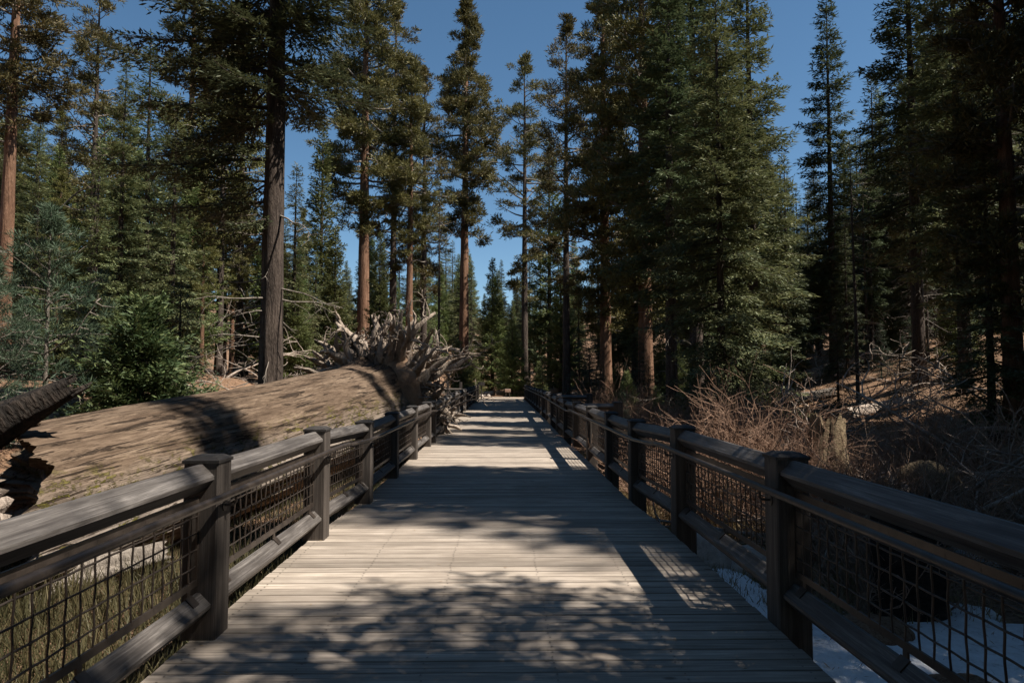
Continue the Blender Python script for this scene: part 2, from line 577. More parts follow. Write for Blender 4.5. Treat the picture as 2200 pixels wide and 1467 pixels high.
def build_deck():
    rs = np.random.RandomState(3)
    mb = MB()
    y = -4.0
    while y < DECK_END:
        w = 0.1325
        xl, xr = -1.785 + rs.uniform(-0.006, 0.006), 1.665 + rs.uniform(-0.006, 0.006)
        z = zd(y + w / 2)
        t = rs.uniform(-0.0015, 0.0015)
        c = 0.005
        prof = np.array([(0, -0.038), (w, -0.038), (w, -c), (w - c, 0), (c, 0), (0, -c)])
        for k, xx in enumerate((xl, xr)):
            pass
        V = np.array([[xx, y + py, z + pz + t + (0.001 * rs.uniform(-1, 1) if pz == 0 else 0)] for xx in (xl, xr) for (py, pz) in prof])
        q = [[a, (a + 1) % 6, 6 + (a + 1) % 6, 6 + a] for a in range(6)]
        mb.add(V, np.array(q)[:, ::-1], np.array([[0, 1, 2, 3, 4, 5], [11, 10, 9, 8, 7, 6]])[:, ::-1])
        y += 0.1405
    d = mb.build('boardwalk', M['deck'])
    tag(d, 'straight boardwalk of weathered transverse planks between two railings', 'boardwalk', kind='structure')
    # screws
    ms = MB()
    y = 1.8 - ((1.8 + 4.0) % 0.1405)
    while y < 14:
        for xj in (-1.70, -1.05, -0.40, 0.28, 0.93, 1.58):
            for off in (0.035, 0.10):
                a = np.arange(6) * np.pi / 3
                cx, cy = xj + rs.uniform(-.008, .008), y + off + rs.uniform(-.004, .004)
                V = np.stack([cx + 0.006 * np.cos(a), cy + 0.006 * np.sin(a), np.full(6, zd(cy) + 0.0042)], -1)
                ms.add(V, np.array([[0, 1, 2, 3, 4, 5]]))
        y += 0.1405
    ms.build('deck_screw_heads', M['metal'], d)
    mu = MB()
    for xx in (-1.72, -0.6, 0.55, 1.60):
        for a, b in zip(np.arange(-4, DECK_END, 2.0), np.arange(-2, DECK_END + 2, 2.0)):
            b = min(b, DECK_END)
            za, zb = zd(a) - 0.045, zd(b) - 0.045
            V = []
            for (yy, zz) in ((a, za), (b, zb)):
                V += [[xx - .04, yy, zz - .24], [xx + .04, yy, zz - .24], [xx + .04, yy, zz], [xx - .04, yy, zz]]
            mu.add(V, np.array([[0, 1, 5, 4], [1, 2, 6, 5], [2, 3, 7, 6], [3, 0, 4, 7]]))
    mu.build('support_beam', M['rail'], d)
    mp = MB()
    for yy in np.arange(-3, 46, 4.8):
        for xx in (-1.45, 1.35):
            box(mp, (xx, yy, zd(yy) - 0.95), (0.09, 0.09, 0.66))
    mp.build('support_post', M['post'], d)


build_deck()

# ------------------------------------------------------------------ railings
POST_W = 0.20


def add_post(root, x, y, zb, below=0.0, w=POST_W):
    mb = MB()
    z0, z1 = -below, 1.005
    h = w / 2
    c = 0.008
    prof = [(-h + c, -h), (h - c, -h), (h, -h + c), (h, h - c), (h - c, h), (-h + c, h), (-h, h - c), (-h, -h + c)]
    V = [[x + a, y + b, zb + z] for z in (z0, z1) for (a, b) in prof]
    q = [[a, (a + 1) % 8, 8 + (a + 1) % 8, 8 + a] for a in range(8)]
    mb.add(V, np.array(q), np.array([list(range(8))[::-1], list(range(8, 16))]))
    p = mb.build('post', M['post'], root)
    mc = MB()
    k = h + 0.007
    rings = [(k, 1.006), (k, 1.024), (k - 0.04, 1.046)]
    V = []
    for (r_, z) in rings:
        V += [[x - r_, y - r_, zb + z], [x + r_, y - r_, zb + z], [x + r_, y + r_, zb + z], [x - r_, y + r_, zb + z]]
    q = [[i * 4 + a, i * 4 + (a + 1) % 4, (i + 1) * 4 + (a + 1) % 4, (i + 1) * 4 + a] for i in range(2) for a in range(4)]
    mc.add(V, np.array(q), np.array([[3, 2, 1, 0], [8, 9, 10, 11]]))
    mc.build('post_cap', M['capw'], p)
    return p


def diamond(mb, p0, p1, hd, ch=0.010):
    """square timber stood on its corner from p0 to p1"""
    p0, p1 = np.array(p0, float), np.array(p1, float)
    T = p1 - p0
    T = T / np.linalg.norm(T)
    S = np.cross(T, [0, 0, 1.0])
    S = S / np.linalg.norm(S)
    U = np.cross(S, T)
    prof = []
    for (a, b) in ((1, 0), (0, 1), (-1, 0), (0, -1)):
        for sgn in (-1, 1):
            ca, cb = a * (hd - ch), b * (hd - ch)
            prof.append((ca + (-b) * ch * sgn, cb + a * ch * sgn))
    # eight points in order round the section
    prof = sorted(prof, key=lambda q: math.atan2(q[1], q[0]))
    V = [p + S * a + U * b for p in (p0, p1) for (a, b) in prof]
    q = [[a, (a + 1) % 8, 8 + (a + 1) % 8, 8 + a] for a in range(8)]
    mb.add(np.array(V), np.array(q)[:, ::-1], np.array([list(range(8)), list(range(8, 16))[::-1]]))


def add_bay(root, p0, p1, side, detail, cross=False):
    """everything between two posts; p0, p1 are post centres on the deck (x, y, z); side = direction of the deck"""
    p0, p1 = np.array(p0, float), np.array(p1, float)
    T = p1 - p0
    L = np.linalg.norm(T)
    T = T / L
    a = p0 + T * (POST_W / 2 - 0.004)
    b = p1 - T * (POST_W / 2 - 0.004)
    Lb = np.linalg.norm(b - a)
    up = np.array([0, 0, 1.0])
    S = np.array(side, float)
    wood = M['railx'] if cross else M['rail']
    mb = MB()
    diamond(mb, a + up * 0.925, b + up * 0.925, 0.088)
    mb.build('top_rail', wood, root)
    mb = MB()
    diamond(mb, a + up * 0.195, b + up * 0.195, 0.085)
    lr = mb.build('lower_rail', wood, root)
    # woven wire panel
    g = 0.03
    a2, b2 = a + T * g, b - T * g
    Lp = np.linalg.norm(b2 - a2)
    z0, z1 = 0.335, 0.805
    mw = MB()
    wr = 0.0052 if detail else 0.006
    nv = max(2, int(round(Lp / 0.1)))
    nh = 5
    sv = Lp / nv
    shh = (z1 - z0) / nh
    k = 5 if detail else 3
    if detail == 2:
        for i in range(1, nv):
            zz = np.linspace(z0, z1, nh * 4 + 1)
            ph = np.cos((zz - z0) / shh * np.pi) * (1 if i % 2 else -1)
            pts = a2 + np.outer(np.full(len(zz), i * sv), T) + np.outer(zz, up) + np.outer(ph * 0.0024, S)
            tube(mw, pts, wr, k, False)
        for j in range(1, nh):
            tt = np.linspace(0, Lp, nv * 4 + 1)
            ph = -np.cos(tt / sv * np.pi) * (1 if j % 2 else -1)
            pts = a2 + np.outer(tt, T) + np.outer(np.full(len(tt), z0 + j * shh), up) + np.outer(ph * 0.0024, S)
            tube(mw, pts, wr, k, False)
    else:
        for i in range(1, nv):
            q = a2 + T * (i * sv)
            tube(mw, [q + up * z0, q + up * z1], wr, k, False)
        for j in range(1, nh):
            tube(mw, [a2 + up * (z0 + j * shh), b2 + up * (z0 + j * shh)], wr, k, False)
    pn = mw.build('mesh_panel', M['metal'], root, True)
    mf = MB()
    mid = (a2 + b2) / 2
    ax = np.array([T, S, up])
    fl = Lp / 2
    box(mf, mid + up * z0, (fl, 0.006, 0.019), ax)
    box(mf, mid + up * z1, (fl, 0.006, 0.019), ax)
    box(mf, a2 + up * (z0 + z1) / 2, (0.012, 0.005, (z1 - z0) / 2 - 0.019), ax)
    box(mf, b2 + up * (z0 + z1) / 2, (0.012, 0.005, (z1 - z0) / 2 - 0.019), ax)
    mf.build('panel_frame', M['metal'], pn)
    # feet that hold the panel to the lower rail
    for f in (0.06, 0.5, 0.94):
        c = a + (b - a) * f
        mbk = MB()
        box(mbk, c + up * 0.295, (0.018, 0.005, 0.025), ax)
        D = (S - up) / math.sqrt(2)
        Nn = (S + up) / math.sqrt(2)
        box(mbk, c + up * 0.195 + Nn * 0.0635 + D * -0.028, (0.035, 0.034, 0.004), np.array([T, D, Nn]))
        mbk.build('bracket', M['metal'], lr)


def handrail(root, pts, mat):
    mb = MB()
    tube(mb, pts, 0.0215, 12)
    return mb.build('handrail', mat, root, True)


def railing(name, label, ys, x, sgn, below, rail_x):
    root = thing(name, label, 'railing', (0, 0, 0))
    for i, y in enumerate(ys):
        add_post(root, x, y, zd(y), below)
    for i in range(len(ys) - 1):
        y0, y1 = ys[i], ys[i + 1]
        add_bay(root, (x, y0, zd(y0)), (x, y1, zd(y1)), (sgn, 0, 0), 2 if y0 < 15 else (1 if y0 < 24 else 0))
    # handrail follows the deck with little cranks where the slope changes
    hp = []
    for y in np.unique(np.concatenate([np.arange(-1.0, ys[-1], 0.6), [7.15, 7.25, 8.35, 8.45, 16.2, 16.3, 16.7, 16.8]])):
        z = zd(y)
        if 7.2 < y < 8.4:
            z -= 0.012
        hp.append((rail_x, y, z + 0.83))
    hr = handrail(root, hp, M['metal'])
    for y in ys:
        if y < 0.5:
            continue
        mb = MB()
        z = zd(y) + 0.83
        tube(mb, [(rail_x, y, z - 0.015), (rail_x, y, z - 0.06), (rail_x - sgn * 0.012, y, z - 0.075), (x + sgn * 0.098, y, z - 0.08)], 0.0075, 6)
        tube(mb, [(x + sgn * 0.1, y, z - 0.08), (x + sgn * 0.107, y, z - 0.08)], 0.034, 12)
        mb.build('handrail_bracket', M['metal'], hr)
    return root


LY = [-0.75, 1.70, 4.13, 6.55, 8.80, 11.0, 13.5, 16.1, 17.35] + list(np.arange(19.8, 52.2, 2.44))
RY = [-0.65, 1.80, 4.25, 6.68, 8.95, 11.0, 13.4, 15.95] + list(np.arange(18.4, 52.2, 2.44))
railing('railing', 'timber and wire mesh railing beside the huge fallen log, partly sunlit', LY, -1.745, 1, 0.0, -1.575)
RR = railing('railing', 'timber and wire mesh railing beside the snow and bare shrubs, mostly in shade', RY, 1.77, -1, 0.35, 1.60)
# side rails that branch off the boardwalk to the right
for (yy, xe, lab) in ((15.95, 2.72, 'short dark side rail branching off the boardwalk towards the bare shrubs, nearer of two'),
                      (23.3, 3.0, 'short dark side rail branching off the boardwalk, the one farther along')):
    r_ = thing('side_railing', lab, 'railing', (0, 0, 0))
    add_post(r_, xe, yy, zd(yy), 0.9)
    add_bay(r_, (1.77, yy, zd(yy)), (xe, yy, zd(yy)), (0, -1, 0), 1, True)


# ------------------------------------------------------------------ far end of the walk
def far_end():
    mb = MB()
    n = 30
    xs = np.linspace(-9, 9, n)
    ysl = np.array([51.6, 53.5, 56, 60])
    X, Y = np.meshgrid(xs, ysl, indexing='ij')
    Z = ground_z(X, Y) + 0.03
    Z[:, 0] -= 0.25
    i, j = np.meshgrid(np.arange(n - 1), np.arange(3), indexing='ij')
    Q = np.stack([i * 4 + j, (i + 1) * 4 + j, (i + 1) * 4 + j + 1, i * 4 + j + 1], -1).reshape(-1, 4)
    mb.add(np.stack([X, Y, Z], -1).reshape(-1, 3), Q)
    tag(mb.build('path', M['path'], None, True), 'packed earth path crossing beyond the boardwalk', 'path', kind='structure')
    # low log barrier behind the path
    t = thing('log_barrier', 'low weathered log barrier across the far end of the boardwalk', 'barrier', (0, 0, 0))
    rs = np.random.RandomState(9)
    for (xa, xb, z) in ((-5.5, -0.6, 0.28), (-0.4, 5.8, 0.30)):
        mb = MB()
        xx = np.linspace(xa, xb, 12)
        zz = [gz(x, 60.3) + z + rs.uniform(-.03, .03) for x in xx]
        tube(mb, np.stack([xx, np.full(12, 60.3) + rs.uniform(-.05, .05, 12), zz], -1), 0.22 + rs.uniform(-.02, .02, 12), 10)
        mb.build('log', M['deadwood'], t, True)
    # pale stones at its foot
    for q in range(7):
        x = -3.2 + q * 0.36 + rs.uniform(-.1, .1)
        rockmesh('stone', M['rock'], (x, 58.8 + rs.uniform(-.3, .3), gz(x, 58.8) + 0.1), (0.2, 0.18, 0.16), q + 20,
                 'small pale stone in the short row at the far path edge', 'stone', 'stones in a row beside the far path')
    # pale sign panel
    p = at(1091, 839, 57.0)
    s = thing('sign', 'small pale pinkish sign panel standing past the end of the boardwalk', 'sign', (p.x, p.y, gz(p.x, p.y)))
    top = p.z - gz(p.x, p.y)
    mb = MB()
    box(mb, (0, 0, top), (0.24, 0.02, 0.13), np.array([[1, 0, 0], [0, .94, .34], [0, -.34, .94]]))
    mb.build('panel', M['sign'], s)
    for sx in (-.15, .15):
        mb = MB()
        box(mb, (sx, 0.04, (top - 0.1) / 2), (0.03, 0.03, (top - 0.1) / 2))
        mb.build('leg', M['post'], s)
    # brown wooden sign on a post at the left rail's far end
    p = at(1034, 824, 50.5)
    s = thing('wooden_sign', 'small brown wooden sign at the far end of the railing next to the log', 'sign', (p.x, p.y, zd(p.y)))
    mb = MB()
    box(mb, (0, -0.08, p.z - zd(p.y)), (0.26, 0.025, 0.13))
    mb.build('panel', M['post'], s)
    mb = MB()
    box(mb, (0, 0, (p.z - zd(p.y)) / 2 - 0.15), (0.05, 0.05, (p.z - zd(p.y)) / 2 + 0.25))
    mb.build('post', M['post'], s)
    # slim post and rail fence beyond the root plate
    f = thing('rail_fence', 'slim brown post and rail fence beyond the upturned roots', 'fence', (0, 0, 0))
    pp = [at(u, 836, Y) for (u, Y) in ((934, 30.0), (962, 31.5), (990, 33.0))]
    for p in pp:
        g0 = gz(p.x, p.y)
        mb = MB()
        box(mb, (p.x, p.y, (g0 + p.z + 0.15) / 2), (0.06, 0.06, (p.z + 0.15 - g0) / 2 + 0.2))
        mb.build('post', M['post'], f)
    for dz in (0.0, -0.5):
        mb = MB()
        tube(mb, [(q.x, q.y - 0.07, q.z + dz) for q in pp], 0.045, 8)
        mb.build('rail', M['post'], f)


def rockmesh(name, mat, loc, rad, seed, label, cat, group=None, amp=0.22, nu=20, nv=12):
    u = np.arange(nu) * 2 * np.pi / nu
    v = np.linspace(0.0, np.pi, nv)
    U, Vv = np.meshgrid(u, v, indexing='xy')
    D = np.stack([np.cos(U) * np.sin(Vv), np.sin(U) * np.sin(Vv), np.cos(Vv)], -1)
    s = 1 + amp * wob(D.reshape(-1, 3), 0.9, 4, seed).reshape(nv, nu, 1)
    P = (D * s * np.array(rad)).reshape(-1, 3)
    i, j = np.meshgrid(np.arange(nv - 1), np.arange(nu), indexing='ij')
    j2 = (j + 1) % nu
    Q = np.stack([i * nu + j, (i + 1) * nu + j, (i + 1) * nu + j2, i * nu + j2], -1).reshape(-1, 4)
    mb = MB()
    mb.add(P, Q)
    o = mb.build(name, mat, None, True)
    o.location = loc
    o.rotation_euler = (0, 0, seed * 1.3)
    return tag(o, label, cat, group)


far_end()


# ------------------------------------------------------------------ fallen giant
def frame_obj(o, a, b):
    """put o so that its local +Y runs from a towards b, local Z up"""
    a, b = Vector(a), Vector(b)
    y = (b - a).normalized()
    x = y.cross(Vector((0, 0, 1))).normalized()
    z = x.cross(y)
    o.matrix_world = Matrix(((x.x, y.x, z.x, a.x), (x.y, y.y, z.y, a.y), (x.z, y.z, z.z, a.z), (0, 0, 0, 1)))
    return o


def gnarl(rs, p, d, L, n, bend):
    pts = [np.array(p, float)]
    d = np.array(d, float)
    d = d / np.linalg.norm(d)
    for i in range(n):
        d = d + rs.normal(size=3) * bend
        d = d / np.linalg.norm(d)
        pts.append(pts[-1] + d * L / n)
    return np.array(pts), d


def build_fallen():
    A, B = (-5.70, 8.2, -0.10), (-3.72, 20.2, 0.64)
    root = thing('fallen_log', 'huge bleached fallen sequoia log with moss patches lying along the boardwalk', 'fallen log')
    frame_obj(root, A, B)
    L = (Vector(B) - Vector(A)).length
    nr, k = 240, 320
    t = np.linspace(0, 1, nr)
    r = 1.04 + 0.25 * t + 0.34 * np.clip((t - 0.86) / 0.14, 0, 1) ** 2
    th = np.arange(k) * 2 * np.pi / k
    TT, TH = np.meshgrid(t, th, indexing='ij')
    P = np.stack([np.cos(TH) * 1.2, TT * L * 0.35, np.sin(TH) * 1.2], -1).reshape(-1, 3)
    big = wob(P, 1.4, 4, 3).reshape(nr, k) * 0.06
    P2 = np.stack([np.cos(TH) * 6, TT * L * 0.30, np.sin(TH) * 6], -1).reshape(-1, 3)
    fine = wob(P2, 0.8, 4, 6).reshape(nr, k) * 0.018
    P3 = np.stack([np.cos(TH) * 11, TT * L * 0.22, np.sin(TH) * 11], -1).reshape(-1, 3)
    crack = -0.05 * np.clip(wob(P3, 1.0, 3, 9).reshape(nr, k) - 0.35, 0, 1)
    lobes = 0.10 * np.clip((TT - 0.82) / 0.18, 0, 1) * np.cos(TH * 6 + 0.8)
    P4 = np.stack([np.cos(TH) * 26, TT * L * 0.30, np.sin(TH) * 26], -1).reshape(-1, 3)
    ridge = -0.020 * (1 - np.abs(wob(P4, 1.0, 3, 14).reshape(nr, k))) ** 3
    P5 = np.stack([np.cos(TH) * 45, TT * L * 0.9, np.sin(TH) * 45], -1).reshape(-1, 3)
    split = -0.022 * np.clip(wob(P5, 1.0, 2, 17).reshape(nr, k) - 0.5, 0, 1)
    rr = r[:, None] * (1 + big + fine + crack + lobes + ridge + split)
    # splintered near end
    jag = (wob(np.stack([np.cos(TH[0]) * 3, np.sin(TH[0]) * 3, TH[0] * 0], -1), 0.5, 4, 12) * 0.45)
    yy = TT * L + (jag[None, :] - 0.85 * np.cos(TH) + 0.2 * np.sin(TH)) * (1 - TT) ** 5
    V = np.stack([rr * np.cos(TH), yy, rr * np.sin(TH)], -1)
    i, j = np.meshgrid(np.arange(nr - 1), np.arange(k), indexing='ij')
    j2 = (j + 1) % k
    Q = np.stack([i * k + j, (i + 1) * k + j, (i + 1) * k + j2, i * k + j2], -1).reshape(-1, 4)
    mb = MB()
    mb.add(V.reshape(-1, 3), Q)
    # broken end face, hollowed
    V0 = V[0]
    rings = [V0]
    for s, dep in ((0.85, 0.12), (0.62, 0.45), (0.35, 0.5), (0.08, 0.35)):
        q = V0 * np.array([s, 1, s])
        q[:, 1] = V0[:, 1] * s + dep + 0.14 * wob(q, 0.3, 3, 4)
        rings.append(q)
    for a_, b_ in zip(rings[:-1], rings[1:]):
        W = np.concatenate([a_, b_])
        jj = np.arange(k)
        mb.add(W, np.stack([jj, (jj + 1) % k, k + (jj + 1) % k, k + jj], -1))
    mb.add(rings[-1], np.arange(k)[None, :])
    # closed root end
    mb.add(V[-1], np.arange(k)[None, ::-1])
    mb.build('trunk', M['log'], root, True)
    # upturned roots
    rs = np.random.RandomState(21)
    mr = MB()

    def rt(p, d, Ln, rad, lvl):
        n = 9 if lvl < 2 else 6
        pts, dd = gnarl(rs, p, d, Ln, n, 0.20 if lvl == 0 else 0.26)
        tt = np.linspace(0, 1, n + 1)
        rad_ = rad * (1 - 0.88 * tt ** 0.8) * (1 + 0.18 * rs.normal(size=n + 1))
        rip = 1 + 0.38 * np.sin(np.arange(9) * 2.1 + rs.uniform(0, 6))[None, :] * np.ones((n + 1, 1))
        tube(mr, pts, np.clip(rad_, 0.008, 1), 9, True, rip)
        if lvl < 2:
            for q in range(rs.randint(2, 5)):
                i_ = rs.randint(2, n)
                d2 = norm(dd + rs.normal(size=3) * 0.75)
                rt(pts[i_], d2, Ln * rs.uniform(0.25, 0.5), rad_[i_] * 0.65, lvl + 1)

    for q in range(125):
        th_ = rs.uniform(0, 2 * np.pi)
        # the roots on the upper side and the side towards the walk survive best
        if math.sin(th_) < -0.3 and rs.rand() < 0.7:
            th_ = rs.uniform(-0.4, 2.2)
        r0 = rs.uniform(0.45, 1.55)
        c, s = math.cos(th_), math.sin(th_)
        p = (r0 * c, L + rs.uniform(-0.5, 0.35), r0 * s)
        d = (c * 1.0, rs.uniform(-0.45, 0.9), s * 1.0)
        up_ = 1.2 if s > 0.3 else 1.0
        rt(p, d, rs.uniform(0.75, 1.6) * up_ * (1.3 if c > 0.5 else 1), rs.uniform(0.10, 0.28), 0)
    mr.build('root_plate', M['root'], root, True)
    # soil clinging under the roots
    ms = MB()
    o = rockmesh('clinging_soil', M['soil'], (0.1, L + 0.2, 0.0), (1.75, 0.6, 1.65), 31, None, None, None, 0.3, 36, 20)
    o.parent = root
    for k_ in ('label', 'category'):
        if k_ in o:
            del o[k_]
    # dark broken bough propped beside the near end
    def rough_log(name, a, b, ra, rb, mat, label, cat, seed, amp=0.25, kk=40, nn=40, group=None, jag=0.8):
        a, b = Vector(a), Vector(b)
        Ln = (b - a).length
        t_ = np.linspace(0, 1, nn)
        th_ = np.arange(kk) * 2 * np.pi / kk
        T_, H_ = np.meshgrid(t_, th_, indexing='ij')
        Pq = np.stack([np.cos(H_) * 1.5, T_ * Ln * 0.6, np.sin(H_) * 1.5], -1).reshape(-1, 3)
        dsp = wob(Pq, 0.7, 5, seed).reshape(nn, kk) * amp
        r_ = (ra + (rb - ra) * T_) * (1 + dsp)
        jg = wob(np.stack([np.cos(th_) * 2, np.sin(th_) * 2, th_ * 0], -1), 0.4, 4, seed + 2) * ra * jag
        Y_ = T_ * Ln + jg[None, :] * ((1 - T_) ** 8 + T_ ** 8)
        W = np.stack([r_ * np.cos(H_), Y_, r_ * np.sin(H_)], -1)
        i_, j_ = np.meshgrid(np.arange(nn - 1), np.arange(kk), indexing='ij')
        Qq = np.stack([i_ * kk + j_, (i_ + 1) * kk + j_, (i_ + 1) * kk + (j_ + 1) % kk, i_ * kk + (j_ + 1) % kk], -1).reshape(-1, 4)
        m_ = MB()
        m_.add(W.reshape(-1, 3), Qq)
        for e, rev in ((0, False), (nn - 1, True)):
            c0 = W[e].mean(0) + np.array([0, (0.12 if e == 0 else -0.12), 0])
            VV = np.concatenate([W[e], c0 + (W[e] - c0) * 0.5 + np.array([0, 0.1 if e == 0 else -0.1, 0]), c0[None]])
            jj = np.arange(kk)
            qa = np.stack([jj, (jj + 1) % kk, kk + (jj + 1) % kk, kk + jj], -1)
            ta = np.stack([kk + jj, kk + (jj + 1) % kk, np.full(kk, 2 * kk)], -1)
            m_.add(VV, qa[:, ::-1] if rev else qa, ta[:, ::-1] if rev else ta)
        ob = m_.build(name, mat, None, True)
        frame_obj(ob, a, b)
        return tag(ob, label, cat, group)

    rough_log('broken_log', (-7.7, 6.7, -0.45), (-4.95, 8.0, 1.42), 0.62, 0.12, M['darkbark'],  # shade on this log is put into its bark colour
              'broken log with shade put into its black bark, leaning up against the near end of the huge log', 'broken log', 4, 0.22, jag=0.45)
    rough_log('broken_log', (-6.5, 5.9, -0.35), (-5.02, 7.0, 0.10), 0.36, 0.30, M['deadwood'],
              'pale rotten log stub in front of the splintered near end of the huge log', 'broken log', 8, 0.35)
    return rough_log


rough_log = build_fallen()


# ------------------------------------------------------------------ trees
def cards(C, U, Nn, Ln, W):
    """leaf blades: diamonds from C along U, Nn = facing"""
    U = norm(U)
    V = norm(np.cross(Nn, U))
    Ln = np.asarray(Ln)[:, None]
    W = np.asarray(W)[:, None]
    Q = np.stack([C, C + U * Ln * 0.45 + V * W * 0.5, C + U * Ln, C + U * Ln * 0.45 - V * W * 0.5], 1)
    return Q.reshape(-1, 3), np.arange(len(C) * 4).reshape(-1, 4)


def trunk_line(rs, H, lean, n=16):
    z = np.concatenate([[-0.6], np.linspace(0, H, n)])
    w = np.cumsum(rs.normal(size=(n + 1, 2)) * lean * H / n, axis=0)
    w -= w[1]
    w *= np.linspace(0, 1, n + 1)[:, None]
    return np.stack([w[:, 0], w[:, 1], z], -1)


def trunk_mesh(mb, rs, line, H, r0, flare=0.35, k=16, groove=0.06, power=0.85):
    z = line[:, 2]
    zz = np.concatenate([[-0.6], np.geomspace(0.05, 0.12 * H, 8), np.linspace(0.15 * H, H, 26)])
    P = np.stack([np.interp(zz, z, line[:, 0]), np.interp(zz, z, line[:, 1]), zz], -1)
    u = np.clip(zz / H, 0, 1)
    r = r0 * ((1 - u) ** power * 0.97 + 0.03) * (1 + flare * np.exp(-np.clip(zz, 0, None) / (r0 * 2.2)))
    th = np.arange(k) * 2 * np.pi / k
    rip = 1 + groove * np.sin(th * 5 + rs.uniform(0, 6))[None, :] * (1 - u[:, None]) + groove * 0.8 * rs.normal(size=(len(zz), k)) * 0.5
    tube(mb, P, r, k, True, rip)
    return lambda h: np.array([np.interp(h, z, line[:, 0]), np.interp(h, z, line[:, 1]), h]), \
        lambda h: float(np.interp(h, zz, r))


